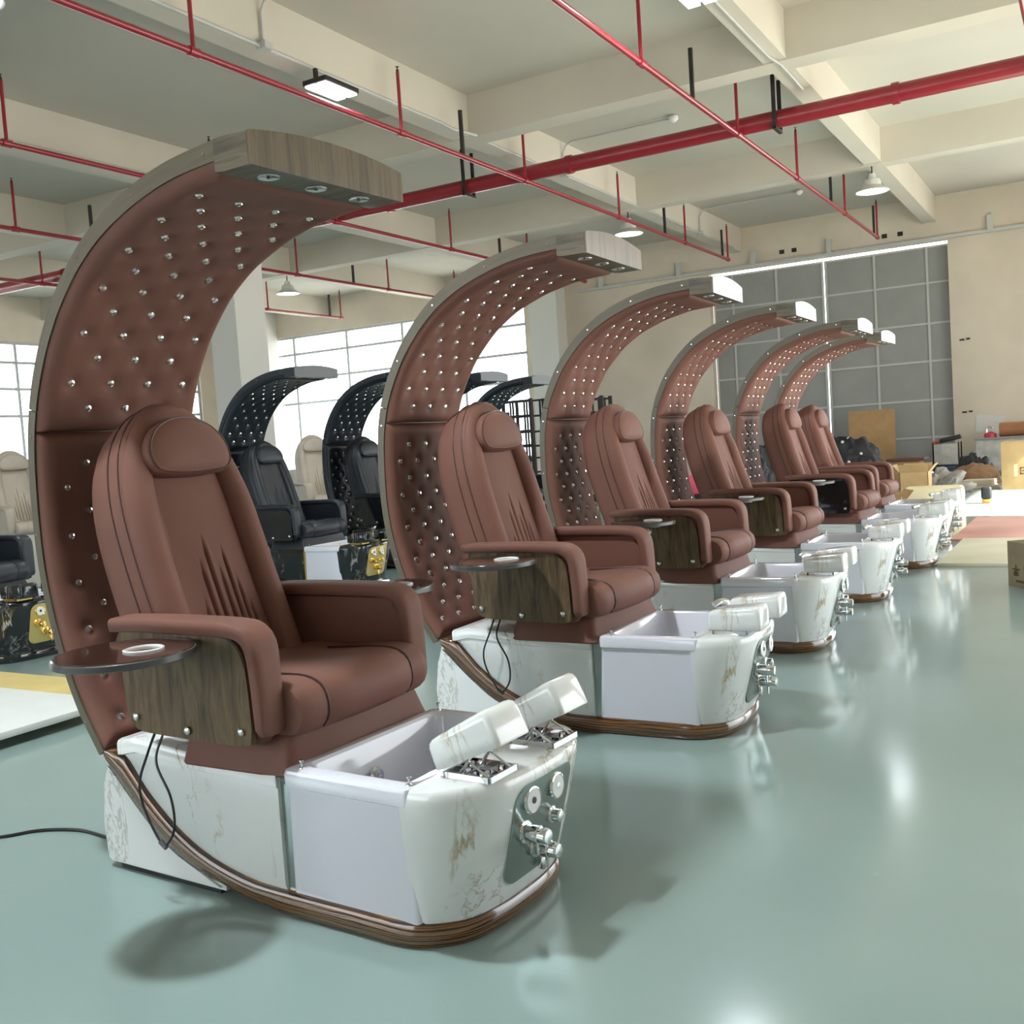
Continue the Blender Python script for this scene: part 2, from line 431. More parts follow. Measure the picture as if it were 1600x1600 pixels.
def front_panel(w0, w1, z0, z1, off, key, r=.05):
    pts = []
    for cy, cz, a0 in ((w1-r, z1-r, 0), (w0+r, z1-r, 90), (w0+r, z0+r, 180), (w1-r, z0+r, 270)):
        for k in range(7):
            an = math.radians(a0+k*15); pts.append((cy+r*math.cos(an), cz+r*math.sin(an)))
    pts = np.array(pts); c = pts.mean(0); rings = []
    rings.append([(front_x(p[0], p[1])-.004, p[0], p[1]) for p in pts])
    rings.append([(front_x(p[0], p[1])+off, p[0], p[1]) for p in pts])
    for s in (.96, .75, .5, .25, .05):
        q = c+(pts-c)*s; rings.append([(front_x(p[0], p[1])+off+(.001 if s < .97 else 0), p[0], p[1]) for p in q])
    return loft(key, rings)
def rest_block():
    # padded foot rest: origin at rear lower edge, runs along +x
    L, W = .230, .152; rings = []
    def ring(z, ins, r, k):
        pts = []
        for cx, cy, a0 in ((L-ins-r, W/2-ins-r, 0), (ins+r, W/2-ins-r, 90), (ins+r, -W/2+ins+r, 180), (L-ins-r, -W/2+ins+r, 270)):
            for q in range(6):
                an = math.radians(a0+q*18); x = cx+r*math.cos(an); pts.append((x, cy+r*math.sin(an), z*(.84+.24*x/L*k)))
        return pts
    for z, ins, r, k in ((0, .002, .013, 0), (.004, .0, .015, 0), (.03, .0, .016, .4), (.072, .001, .018, .95), (.085, .004, .020, 1), (.092, .010, .020, 1), (.0955, .020, .020, 1), (.0965, .045, .015, 1)):
        rings.append(ring(z, ins, r, k))
    return loft('rest', rings)
# seat
def cushion():
    sec = [(-.30, .525), (-.05, .520), (.17, .515), (.215, .525), (.238, .555), (.243, .59), (.232, .63), (.205, .655), (.16, .668), (.08, .668), (-.08, .655), (-.30, .645)]
    S = smooth_path(sec, 44, closed=True); c = S.mean(0); rings = []
    for y, k, dx in ((-.312, .80, -.03), (-.308, .93, -.012), (-.296, .985, -.004), (-.27, 1.0, 0), (-.215, 1.0, .002), (-.205, .992, 0), (-.195, 1.012, .006), (-.1, 1.03, .010), (0, 1.035, .012),
                     (.1, 1.03, .010), (.195, 1.012, .006), (.205, .992, 0), (.215, 1.0, .002), (.27, 1.0, 0), (.296, .985, -.004), (.308, .93, -.012), (.312, .80, -.03)):
        q = c+(S-c)*np.array((1, k)) if abs(y) < .29 else c+(S-c)*np.array((.97+.03*k, k))
        rings.append([(p[0]+(dx if p[0] > .1 else 0), y, p[1]) for p in q])
    return loft('cushion', rings)
def cushion_pipe(sg):
    pts = [(-.10, .205*sg, .659), (.08, .205*sg, .670), (.16, .205*sg, .669), (.207, .205*sg, .656), (.234, .205*sg, .631), (.245, .205*sg, .59), (.240, .205*sg, .555), (.217, .205*sg, .524)]
    return tube_mesh('pipe', pts, .0042, 6)
def skirt():
    rings = []
    for z, gx, gy in ((.405, .205, .335), (.412, .212, .340), (.45, .196, .332), (.50, .185, .315), (.53, .18, .30)):
        x0, x1 = -.245+(z-.41)*.25, gx; r = .03; pts = []
        for cx, cy, a0 in ((x1-r, gy-r, 0), (x0+r, gy-r, 90), (x0+r, -gy+r, 180), (x1-r, -gy+r, 270)):
            for k in range(5):
                an = math.radians(a0+k*22.5); pts.append((cx+r*math.cos(an), cy+r*math.sin(an), z))
        rings.append(pts)
    return loft('skirt', rings)
# arm rests (modelled for the +y side, mirrored by sg)
def arm_pad(sg):
    path = smooth_path([(-.445, .834), (-.30, .838), (-.10, .838), (.055, .834), (.112, .820), (.140, .782), (.148, .70), (.151, .62), (.153, .535)], 44)
    t = np.gradient(path, axis=0); t /= np.linalg.norm(t, axis=1)[:, None]; n = np.stack([-t[:, 1], t[:, 0]], 1)
    sec = [(-.056, -.016), (-.058, .004), (-.056, .014), (-.048, .020), (-.025, .022), (0, .0225), (.025, .022), (.048, .020), (.056, .014), (.058, .004), (.056, -.016), (.050, -.020), (-.050, -.020)]
    rings = []
    for i, (p, nn) in enumerate(zip(path, n)):
        u = i/(len(path)-1); k = min(1, .72+.28*u/.02, .75+.25*(1-u)/.015)
        wide = pw(u, [(0, 1), (.62, 1), (.8, .86), (1, .80)]); rings.append([(p[0]+nn[0]*b*k, (.352+a*wide*k)*sg, p[1]+nn[1]*b*k) for a, b in sec])
    return loft('arm_pad', rings, angle=60)
def arm_body(sg):
    poly = [(-.43, .823), (-.40, .56), (-.37, .515), (-.30, .505), (.12, .505), (.145, .53), (.138, .70), (.125, .77), (.09, .82)]
    return prism_y('arm_body', poly, .318*sg, .375*sg, bev=.010)
def side_panel(sg):
    P = [(-.40, .812), (-.395, .68), (-.385, .57), (-.365, .528), (-.32, .514), (-.10, .506), (.05, .504), (.112, .508), (.122, .55), (.118, .68), (.108, .755), (.08, .797), (.03, .813), (-.2, .816)]
    S = smooth_path(P, 60, closed=True)
    return prism_y('side_panel', [tuple(p) for p in S], .376*sg, .396*sg, bev=.003)
def screw(): return lathe_mesh('screw', [(.010, 0), (.0125, .003), (.012, .007), (.007, .0105), (.001, .0115)], 12)
def tray(): return lathe_mesh('tray', [(.180, -.016), (.187, -.013), (.187, .004), (.183, .0085), (.06, .009), (.002, .009)], 56)
def tray_rim(): 
    v, f = [], []; n = 56
    pr = [(.186, -.015), (.1895, -.012), (.1895, .003), (.186, .005)]
    for r, z in pr:
        for i in range(n): a = 2*math.pi*i/n; v.append((r*math.cos(a), r*math.sin(a), z))
    for j in range(4):
        for i in range(n): f.append((j*n+i, j*n+(i+1) % n, ((j+1) % 4)*n+(i+1) % n, ((j+1) % 4)*n+i))
    return mesh_from('tray_rim', v, f)
def cup_ring():
    v, f = [], []; n = 32
    pr = [(.054, .008), (.055, .013), (.050, .015), (.046, .010), (.045, -.028), (.001, -.03)]
    for r, z in pr:
        for i in range(n): a = 2*math.pi*i/n; v.append((r*math.cos(a), r*math.sin(a), z))
    for j in range(len(pr)-1):
        for i in range(n): f.append((j*n+i, j*n+(i+1) % n, (j+1)*n+(i+1) % n, (j+1)*n+i))
    return mesh_from('cup_ring', v, f)
# backrest: v = height along the back 0..1 ; local frame
BB = np.array((-.262, .60)); BT = np.array((-.556, 1.525))
BL = np.linalg.norm(BT-BB); BD = (BT-BB)/BL; BN = np.array((BD[1], -BD[0]))     # BN points forward
def bpt(h, y, d):
    """h metres along the back, y across, d forward of the face"""
    bow = -.045*math.sin(math.pi*min(1, max(0, h/BL)))*0.5
    q = BB+BD*h+BN*(d+bow); return (q[0], y, q[1])
def arch(w_b, w_m, top, n=44, wt=None, base=0.):
    """open outline from near foot over the top to far foot"""
    half = [(base, w_b), (base+.20, w_m), (top*.55, w_m*.995), (top*.72, w_m*.93), (top*.85, w_m*.78), (top*.94, w_m*.52), (top*.985, w_m*.26), (top, 0)]
    pts = [(h, -w) for h, w in half]+[(h, w) for h, w in half[:-1]][::-1]
    return smooth_path(pts, n)
def back_shell():
    rings = []
    for k, d, top, base in ((.90, -.012, .985, 0), (.97, -.010, .995, 0), (1.0, -.025, 1.0, 0), (1.005, -.07, 1.0, 0), (1.0, -.12, .995, 0), (.985, -.165, .985, .0), (.95, -.195, .96, .01), (.86, -.215, .92, .02)):
        A = arch(.252*k, .268*k, BL*top, base=base); rings.append([bpt(h, y, d*(1-.0*h)) for h, y in A])
    return loft('back_shell', rings)
def back_seam(d, k):
    A = arch(.252*k, .268*k, BL*1.0); return tube_mesh('seam', [bpt(h, y, d) for h, y in A], .0032, 6, samples=80)
def bolster():
    # horse-shoe bolster round the face
    A = arch(.205, .213, BL*.945, n=60); t = np.gradient(A, axis=0); t /= np.linalg.norm(t, axis=1)[:, None]; n2 = np.stack([t[:, 1], -t[:, 0]], 1)
    rings = []
    for (h, y), nn in zip(A, n2):
        top = max(0, (h-BL*.62)/(BL*.33)); ww = .054*(1-.10*top); dd = .062*(1-.42*top); ring = []
        for k in range(14):
            an = 2*math.pi*k/14; ring.append(bpt(h+nn[0]*ww*math.cos(an), y+nn[1]*ww*math.cos(an), -.014+dd*math.sin(an)))
        rings.append(ring)
    return loft('bolster', rings, angle=80)
CREASES = [(-.085, .08, .27), (-.055, .05, .40), (-.02, .04, .48), (.018, .04, .37), (.052, .04, .44), (.082, .06, .33), (.112, .08, .25)]
def back_centre():
    nu, nv = 130, 90; v, f = [], []
    for j in range(nv+1):
        h = -.02+(BL*.93+.02)*j/nv
        hw = .178*(1 if h < BL*.7 else math.sqrt(max(.02, 1-((h-BL*.7)/(BL*.25))**2)))
        for i in range(nu+1):
            u = -1+2*i/nu; y = hw*u; d = .010*(1-u*u)+.010*math.sin(math.pi*h/BL)*(1-u*u)-.006
            for cy, h0, h1 in CREASES:
                if h0 < h < h1+.02:
                    a = 1 if h < h1-.06 else max(0, (h1+.02-h)/.08)
                    d -= .0115*a*math.exp(-((y-cy)/.0038)**2)-.004*a*math.exp(-((y-cy-.012)/.009)**2)
            v.append(bpt(h, y, d))
    for j in range(nv):
        for i in range(nu): q = j*(nu+1)+i; f.append((q, q+1, q+nu+2, q+nu+1))
    return mesh_from('back_centre', v, f, angle=80)
def pillow_outline(k=1.):
    P = [(.0, -.135), (-.012, -.10), (-.018, 0), (-.012, .10), (0, .135), (.035, .150), (.085, .143), (.135, .105), (.163, .05), (.170, 0), (.163, -.05), (.135, -.105), (.085, -.143), (.035, -.150)]
    P = np.array(P)*np.array((1.06, 1.19)); c = np.array((.08, 0)); return smooth_path(c+(P-c)*k, 48, closed=True)
PH = BL*.737
def pillow():
    rings = []
    for k, d in ((.86, -.006), (.97, .002), (1.0, .018), (1.0, .042), (.985, .054), (.955, .060), (.93, .0585), (.88, .064), (.70, .072), (.45, .077), (.2, .079), (.03, .079)):
        rings.append([bpt(PH+h, y, d+.004) for h, y in pillow_outline(k)])
    return loft('pillow', rings, angle=80)
def pillow_pipe():
    return tube_mesh('pillow_pipe', [bpt(PH+h, y, .0625) for h, y in pillow_outline(.945)[::2]], .0035, 6, closed=True, samples=70)

def ico(n, d=1):
    v = np.array(n); return Vector(v)
def spa_chair(kind, label, cat, loc, rz=0., group=None, raised=False, canopy=True, arm_panel=None, buttons=True, wire=False, seat_rot=0., seat_off=(0, 0, 0), tilt=0.):
    pal = palette(kind); root = thing('pedicure_chair', label, cat, loc, rz, group)
    c = lambda key, fn: cached(key, fn)
    P = lambda name, key, fn, m, parent=root, **kw: obj(name, c(key, fn), m, parent, **kw)
    if canopy:
        P('canopy_board', 'cb_up', lambda: canopy_board(S_JOINT, S_END+.02, 'cb_up'), pal['wood'], label='curved wooden canopy board')
        P('canopy_board', 'cb_lo', lambda: canopy_board(0, S_JOINT-.004, 'cb_lo'), pal['wood'])
        tb = P('canopy_tip', 'tip', tip_block, pal['wood'] if kind == 'black' else WOODX)
        P('fascia', 'fascia', fascia, pal['fascia'], tb, label='curved end board')
        for y in (-.195, -.005, .185):
            sp = P('spotlight', 'spot', lambda: lathe_mesh('spot', [(.030, .004), (.033, -.001), (.031, -.004), (.024, -.003), (.008, -.002), (.001, -.002)], 24), LED, tb, loc=(.185, y, 2.0995))
            P('spotlight_core', 'spotc', lambda: cyl_mesh('spotc', .006, .004, 10), BLACK, sp, loc=(0, 0, -.003))
        pu = P('tufted_panel', 'tuft_up', lambda: tufted('tuft_up', S_SEAM+.002, S_END, UP_ROWS, 70), pal['leather'])
        pl = P('tufted_panel', 'tuft_lo', lambda: tufted('tuft_lo', .004, S_SEAM-.002, LO_ROWS, 80), pal['leather'])
        bme = c('button', button_mesh)
        for rowset, par, (s0, s1) in ((UP_ROWS, pu, (S_SEAM+.002, S_END)), (LO_ROWS, pl, (.004, S_SEAM-.002))):
            for s, y in rowset:
                p, n = prof_at(s); q = p+n*(wood_t(s)-.002+pad_h(s, y, s0, s1, [(s, y)])+.004)
                ang = math.atan2(n[0], n[1]); obj('crystal_button', bme, CRYSTAL, par, loc=(q[0], y, q[1]), rot=(0, ang, 0))
        for s in np.linspace(.12, S_END-.05, 8):
            p, n = prof_at(s); q = p+n*wood_t(s)*.5
            P('board_screw', 'bscrew', lambda: cyl_mesh('bscrew', .0038, .003, 8, axis='Y'), CHROME, loc=(q[0], -CW-.001, q[1]))
    # base
    P('rear_shell', 'rear', rear_shell, pal['marble'])
    P('plinth', 'plinth', lambda: boxc(-.62, -.14, -.31, .31, .0, .018), BLACK)
    P('wood_trim', 'trim', trim, pal['trim'], label='glossy striped wood band sweeping round the base' if kind == 'brown' else None)
    P('side_body', 'sbody', side_body, pal['marble'])
    P('metal_strip', 'strip', lambda: boxc(.125, .212, -.312, .312, .06, .418), pal['metal'] if kind == 'black' else MIRROR)
    tb = P('basin', 'tub', tub_mesh, pal['tub'])
    P('jet_nozzle', 'jet', lambda: lathe_mesh('jet', [(.026, 0), (.028, .006), (.024, .013), (.012, .016), (.010, .010), (.001, .010)], 20), pal['metal'], tb, loc=(.266, -.03, .33), rot=(0, math.pi/2, 0))
    P('drain_hole', 'hole', lambda: cyl_mesh('hole', .009, .004, 12, axis='X'), BLACK, tb, loc=(.270, -.025, .275))
    P('spout', 'spout', lambda: tube_mesh('spout', [(0, 0, 0), (0, 0, .035), (-.012, 0, .055), (-.045, 0, .060), (-.075, 0, .050)], .017, 12), pal['metal'], tb, loc=(.60, .285, .438), rot=(0, 0, .9))
    for x, y in ((.26, -.322), (.640, -.318), (.25, .32)):
        P('rim_pin', 'pin', lambda: lathe_mesh('pin', [(.008, 0), (.007, .004), (.003, .006), (.003, .018), (.007, .020), (.007, .025), (.001, .027)], 12), pal['metal'], tb, loc=(x, y, .440))
    cs = P('console', 'console', console, pal['marble'])
    fp = P('control_panel', 'fpanel', lambda: front_panel(-.135, .155, .115, .40, .004, 'fpanel'), pal['panel'], label='rounded metal control panel' if kind == 'brown' else 'rounded gold control panel')
    def onpanel(name, key, fn, m, y, z, par=fp, out=.004):
        dx = .01; sl = (front_x(y+dx, z)-front_x(y-dx, z))/(2*dx); return P(name, key, fn, m, par, loc=(front_x(y, z)+out, y, z), rot=(0, 0, math.atan2(-sl, 1)))
    dial = lambda: mesh_rot_x(lathe_mesh('dial', [(.036, 0), (.038, .006), (.036, .011), (.033, .012), (.031, .010), (.001, .010)], 28))
    for y in (-.070, .055):
        d = onpanel('dial', 'dial', dial, pal['metal'], y, .350)
        f = P('dial_face', 'dialf', lambda: mesh_rot_x(lathe_mesh('dialf', [(.030, .009), (.030, .0115), (.001, .0118)], 24)), WHITE, d)
        P('dial_hub', 'dialh', lambda: mesh_rot_x(lathe_mesh('dialh', [(.009, .010), (.009, .0135), (.001, .014)], 14)), BLACK if y < 0 else CHROME, d)
    onpanel('knob', 'knob', lambda: mesh_rot_x(lathe_mesh('knob', [(.024, 0), (.024, .006), (.018, .010), (.018, .030), (.014, .034), (.001, .035)], 18)), pal['metal'], .06, .262)
    for y, z in ((-.080, .262), (-.012, .195)):
        v = onpanel('valve', 'valve', lambda: mesh_rot_x(lathe_mesh('valve', [(.030, 0), (.030, .008), (.022, .010), (.022, .032), (.024, .034), (.024, .052), (.021, .055), (.021, .078), (.018, .082), (.001, .083)], 22)), pal['metal'], y, z)
        P('valve_lever', 'vlev', lambda: cyl_mesh('vlev', .004, .04, 8), pal['metal'], v, loc=(.043, 0, -.035))
    onpanel('drain_lever', 'dlev', lambda: boxc(0, .02, -.007, .007, -.022, .022, bev=.003), pal['metal'], .03, .135)
    # foot rests
    for y in (-.168, .150):
        fr = P('foot_rest_frame', 'frf', lambda: frame_mesh(), CHROME if kind == 'brown' else GOLD, loc=(.762, y, .441))
        rb = P('foot_rest', 'rest', rest_block, pal['marble'], loc=(.668, y, .460 if not raised else .456), rot=(0, math.radians(-23) if raised else 0, 0))
        if raised:
            for dy in (-.05, .05):
                P('linkage_rod', 'lrod', lambda: tube_mesh('lrod', [(.01, 0, .005), (.075, 0, .088)], .0045, 6, smoothp=False), CHROME, fr, loc=(-.045, dy, 0))
                P('linkage_rod', 'lrod2', lambda: tube_mesh('lrod2', [(.07, 0, .004), (-.01, 0, .052)], .0035, 6, smoothp=False), CHROME, fr, loc=(0, dy, 0))
    # seat
    P('seat_skirt', 'skirt', skirt, pal['leather'])
    cu = P('seat_cushion', 'cushion', cushion, pal['leather'])
    for sg in (-1, 1): P('piping', 'cpipe%d' % sg, lambda: cushion_pipe(sg), pal['piping'], cu)
    for sg in (-1, 1):
        ab = P('armrest', 'abody%d' % sg, lambda: arm_body(sg), pal['leather'])
        P('arm_pad', 'apad%d' % sg, lambda: arm_pad(sg), pal['leather'], ab)
        sp = P('side_panel', 'spanel%d' % sg, lambda: side_panel(sg), arm_panel or pal['woodv'], ab, label='glossy black side panel' if arm_panel else 'wood veneer side panel' if kind == 'brown' else None)
        for x, z in ((-.345, .560), (-.13, .535), (.085, .548)):
            P('panel_screw', 'screw', screw, CHROME, sp, loc=(x, .397*sg, z), rot=(-sg*math.pi/2, 0, 0))
        if kind == 'black': continue
        tr = P('tray', 'tray', tray, pal['tray'], loc=(-.14, .585*sg, .80))
        P('tray_edge', 'trayrim', tray_rim, TRAYRIM, tr)
        P('cup_holder', 'cup', cup_ring, WHITE, tr, loc=(.055, .02, 0))
        P('tray_bracket', 'tbr', lambda: boxc(-.03, .03, -.20, -.14, -.04, -.012, bev=.004), BLACK, tr, rot=(0, 0, 0 if sg > 0 else math.pi))
    # back
    bs = P('backrest', 'bshell', back_shell, pal['leather'])
    P('piping', 'bseam1', lambda: back_seam(-.028, 1.004), pal['piping'], bs)
    P('piping', 'bseam2', lambda: back_seam(-.080, 1.009), pal['piping'], bs)
    P('bolster', 'bolster', bolster, pal['leather'], bs)
    P('pleated_panel', 'bcentre', back_centre, pal['leather'], bs)
    pw_ = P('head_pillow', 'pillow', pillow, pal['leather'])
    P('piping', 'ppipe', pillow_pipe, pal['piping'], pw_)
    if wire:
        P('control_wire', 'wire1', lambda: tube_mesh('wire1', [(-.30, -.37, .515), (-.31, -.40, .45), (-.345, -.41, .36), (-.335, -.41, .28), (-.28, -.41, .19), (-.25, -.41, .18), (-.21, -.41, .24), (-.215, -.41, .33), (-.27, -.405, .43), (-.265, -.37, .515)], .004, 6, samples=70), BLACK)
        P('wire_connector', 'wirec', lambda: cyl_mesh('wirec', .008, .03, 8, axis='X'), BLACK, loc=(-.262, -.412, .180), rot=(0, .6, 0))
    T = Matrix.Translation(seat_off) @ Matrix.Rotation(math.radians(seat_rot), 4, 'Z')
    pv = Vector((BB[0], 0, BB[1])); TT = Matrix.Translation(pv) @ Matrix.Rotation(math.radians(tilt), 4, 'Y') @ Matrix.Translation(-pv)
    for ch in root.children:
        nm = ch.name.split('.')[0]
        if nm in ('seat_skirt', 'seat_cushion', 'armrest', 'tray', 'control_wire', 'wire_connector'): ch.matrix_basis = T @ ch.matrix_basis
        if nm in ('backrest', 'head_pillow'): ch.matrix_basis = T @ TT @ ch.matrix_basis
    return root
def mesh_rot_x(me):
    me.transform(Matrix.Rotation(math.pi/2, 4, 'Y')); return me
def frame_mesh():
    bm = bmesh.new()
    for (a, b, c, d) in ((-.075, .075, -.066, -.060), (-.075, .075, .060, .066), (-.075, -.068, -.066, .066), (.068, .075, -.066, .066), (-.07, .07, -.012, -.006), (-.01, .0, -.06, .06)):
        m = bmesh.ops.create_cube(bm, size=1)
        for v in m['verts']: v.co = Vector(((a+b)/2+v.co.x*(b-a), (c+d)/2+v.co.y*(d-c), .008+v.co.z*.016))
    for x, y in ((-.05, .03), (-.03, -.04), (.04, .04), (.03, -.04)):
        m = bmesh.ops.create_cone(bm, cap_ends=True, segments=8, radius1=.012, radius2=.008, depth=.018)
        for v in m['verts']: v.co += Vector((x, y, .009))
    return bm_mesh('frf', bm)

# ------------------------------------------------------------------ room shell
XL, XR, YB, YF, ZS = -26.0, 4.2, 25.5, -5.0, 6.3
CREAM = mat('cream_wall', (.63, .55, .45), .8, var=(.6, .13), bump=(30, .05))
CEIL = mat('ceiling_paint', (.56, .53, .465), .85, var=(.5, .05))
BEAM = mat('beam_paint', (.61, .565, .485), .8, var=(.7, .05))
PILLAR = mat('pillar_paint', (.66, .65, .61), .75)
ALU = mat('aluminium_frame', (.42, .43, .43), .45, metal=.3)
GATEM = mat('grey_gate_sheet', (.30, .30, .285), .55, var=(2, .06))
GATEB = mat('gate_bar', (.50, .50, .48), .5)
CONDUIT = mat('grey_conduit', (.50, .50, .48), .45)
RED = mat('red_pipe_paint', (.29, .016, .028), .32, coat=.3)
BRACK = mat('black_bracket', (.02, .016, .016), .5)

def floor_material():
    m, n, l, b = nt('grey_green_epoxy')
    tc = n.new('ShaderNodeTexCoord'); no = n.new('ShaderNodeTexNoise'); no.inputs['Scale'].default_value = .55; no.inputs['Detail'].default_value = 8
    l.new(tc.outputs['Object'], no.inputs['Vector'])
    r = ramp(n, [(.3, (.232, .312, .300)), (.7, (.270, .355, .342))]); l.new(no.outputs['Fac'], r.inputs['Fac'])
    n2 = n.new('ShaderNodeTexNoise'); n2.inputs['Scale'].default_value = 14; n2.inputs['Detail'].default_value = 6; l.new(tc.outputs['Object'], n2.inputs['Vector'])
    r2 = ramp(n, [(.70, (0, 0, 0)), (.78, (1, 1, 1))]); l.new(n2.outputs['Fac'], r2.inputs['Fac'])
    mx = n.new('ShaderNodeMix'); mx.data_type = 'RGBA'; mx.inputs[7].default_value = (.36, .40, .38, 1)
    mu = n.new('ShaderNodeMath'); mu.operation = 'MULTIPLY'; mu.inputs[1].default_value = .35; l.new(r2.outputs['Color'], mu.inputs[0])
    l.new(mu.outputs[0], mx.inputs[0]); l.new(r.outputs['Color'], mx.inputs[6]); l.new(mx.outputs[2], b.inputs['Base Color'])
    n3 = n.new('ShaderNodeTexNoise'); n3.inputs['Scale'].default_value = 1.3; n3.inputs['Detail'].default_value = 6; l.new(tc.outputs['Object'], n3.inputs['Vector'])
    mr = n.new('ShaderNodeMapRange'); mr.inputs['To Min'].default_value = .06; mr.inputs['To Max'].default_value = .20; l.new(n3.outputs['Fac'], mr.inputs['Value'])
    l.new(mr.outputs[0], b.inputs['Roughness'])
    bp = n.new('ShaderNodeBump'); bp.inputs['Strength'].default_value = .05; bp.inputs['Distance'].default_value = .02
    l.new(n3.outputs['Fac'], bp.inputs['Height']); l.new(bp.outputs['Normal'], b.inputs['Normal'])
    b.inputs['Specular IOR Level'].default_value = .6
    return m
def boxes_mesh(key, lst):
    bm = bmesh.new()
    for (x0, x1, y0, y1, z0, z1) in lst:
        m = bmesh.ops.create_cube(bm, size=1)
        for v in m['verts']: v.co = Vector(((x0+x1)/2+v.co.x*(x1-x0), (y0+y1)/2+v.co.y*(y1-y0), (z0+z1)/2+v.co.z*(z1-z0)))
    return bm_mesh(key, bm, smooth=False)
struct(obj('floor', boxes_mesh('floor', [(XL-.3, XR+.3, YF, YB+.3, -.2, 0)]), floor_material()))
struct(obj('ground_outside', boxes_mesh('ground', [(-70, 60, -40, 90, -.5, -.22)]), mat('outside_concrete', (.42, .41, .39), .9)))
struct(obj('ceiling', boxes_mesh('ceiling', [(XL-.3, XR+.3, YF, YB+.3, ZS, ZS+.2)]), CEIL))
MB = [(.4, .75), (5.7, 6.05), (12.77, 13.15), (18.85, 19.18)]
YBM = [(1.0, 1.28), (-3.50, -3.22), (-8.02, -7.75), (-12.95, -12.45), (-17.1, -16.65), (-21.5, -21.1)]
for y0, y1 in MB: struct(obj('ceiling_beam', boxes_mesh('mbeam', [(XL, XR, y0, y1, 5.70, ZS)]), BEAM))
for x0, x1 in YBM:
    ys = [YF]+[q for y0, y1 in MB for q in (y0, y1)]+[YB]
    for k in range(0, len(ys), 2): struct(obj('ceiling_beam', boxes_mesh('ybeam', [(x0, x1, ys[k]+.001, ys[k+1]-.001, 5.72, ZS)]), BEAM))
# far wall with window bay on the left and gate on the right; unseen opening beyond added for light
WX0, WX1, WZ0, WZ1 = -23.9, -14.02, .9, 5.26
GX0, GX1, GZ1 = -8.64, -3.0, 5.30
struct(obj('wall_back', boxes_mesh('wall_back', [(XL, WX0, YB, YB+.25, 0, ZS), (WX0, WX1, YB, YB+.25, 0, WZ0), (WX0, WX1, YB, YB+.25, WZ1, ZS), (WX1, GX0, YB, YB+.25, 0, ZS),
       (GX0, GX1, YB, YB+.25, GZ1, ZS), (GX1, -.95, YB, YB+.25, 0, ZS), (-.95, 3.9, YB, YB+.25, 5.2, ZS), (3.9, XR, YB, YB+.25, 0, ZS)]), CREAM))
LY0, LY1, LZ0, LZ1 = 3.0, 24.6, .9, 5.05
struct(obj('wall_left', boxes_mesh('wall_left', [(XL-.25, XL, YF, LY0, 0, ZS), (XL-.25, XL, LY0, LY1, 0, LZ0), (XL-.25, XL, LY0, LY1, LZ1, ZS), (XL-.25, XL, LY1, YB+.25, 0, ZS)]), CREAM))
# unseen right wall, openings shaped for daylight: low near the camera, tall farther on
struct(obj('wall_right', boxes_mesh('wall_right', [(XR, XR+.25, YF, 5.0, 0, ZS), (XR, XR+.25, 5.0, 12.6, 3.25, ZS), (XR, XR+.25, 13.5, 19.2, 4.9, ZS), (XR, XR+.25, 12.6, 13.5, 0, ZS), (XR, XR+.25, 19.2, YB+.25, 0, ZS)]), CREAM))
struct(obj('wall_front', boxes_mesh('wall_front', [(XL-.25, -15, YF-.25, YF, 0, ZS), (-15, -2, YF-.25, YF, 0, .9), (-15, -2, YF-.25, YF, 3.8, ZS), (-2, XR+.25, YF-.25, YF, 0, ZS)]), CREAM))
struct(obj('pillar', boxes_mesh('pillar', [(-12.98, -12.38, 12.60, 13.30, 0, 5.70)]), PILLAR))
struct(obj('pillar', boxes_mesh('pillar', [(-13.60, -12.75, 24.95, 25.5, 0, ZS)]), PILLAR))
struct(obj('pillar', boxes_mesh('pillar', [(-24.0, -23.3, 24.9, 25.5, 0, ZS)]), PILLAR))
GLASS = None
def glass_mat():
    m = bpy.data.materials.new('window_glass'); m.use_nodes = True; n = m.node_tree.nodes; l = m.node_tree.links
    n.remove(n['Principled BSDF']); t = n.new('ShaderNodeBsdfTransparent'); t.inputs[0].default_value = (.95, .97, .97, 1)
    g = n.new('ShaderNodeBsdfGlossy'); g.inputs['Roughness'].default_value = .02; mx = n.new('ShaderNodeMixShader'); mx.inputs[0].default_value = .05
    l.new(t.outputs[0], mx.inputs[1]); l.new(g.outputs[0], mx.inputs[2]); l.new(mx.outputs[0], n['Material Output'].inputs[0]); return m
GLASS = glass_mat()
def window(name, axis, a0, a1, z0, z1, vs_, hs, pos, thick=.05):
    """axis 'x': runs along x at y=pos ; axis 'y': runs along y at x=pos"""
    root = bpy.data.objects.new(name, None); COL.objects.link(root); struct(root)
    def bx(n, u0, u1, w0, w1, d, m):
        me = boxes_mesh(n, [(u0, u1, pos-d/2, pos+d/2, w0, w1)] if axis == 'x' else [(pos-d/2, pos+d/2, u0, u1, w0, w1)]); obj(n, me, m, root)
    hs = [z0]+hs+[z1]; vs2 = [a0]+vs_+[a1]
    for h in hs: bx('window_rail', a0, a1, h-.035, h+.035, .08, ALU)
    for v in vs2: bx('window_mullion', v-.04, v+.04, z0, z1, .09, ALU)
    for i in range(len(hs)-1):
        for j in range(len(vs2)-1): bx('window_pane', vs2[j]+.04, vs2[j+1]-.04, hs[i]+.035, hs[i+1]-.035, .006, GLASS)
window('added_window', 'x', -14.96, -2.04, .94, 3.76, [-12.4, -9.8, -7.2, -4.6], [2.7], YF-.12)  # unseen window band behind the camera, added for daylight on the near sides
window('window_1', 'x', WX0+.04, WX1-.04, WZ0+.035, WZ1-.035, [-22.68, -20.5, -18.35, -16.2], [3.09, 3.88, 4.68], YB+.12)
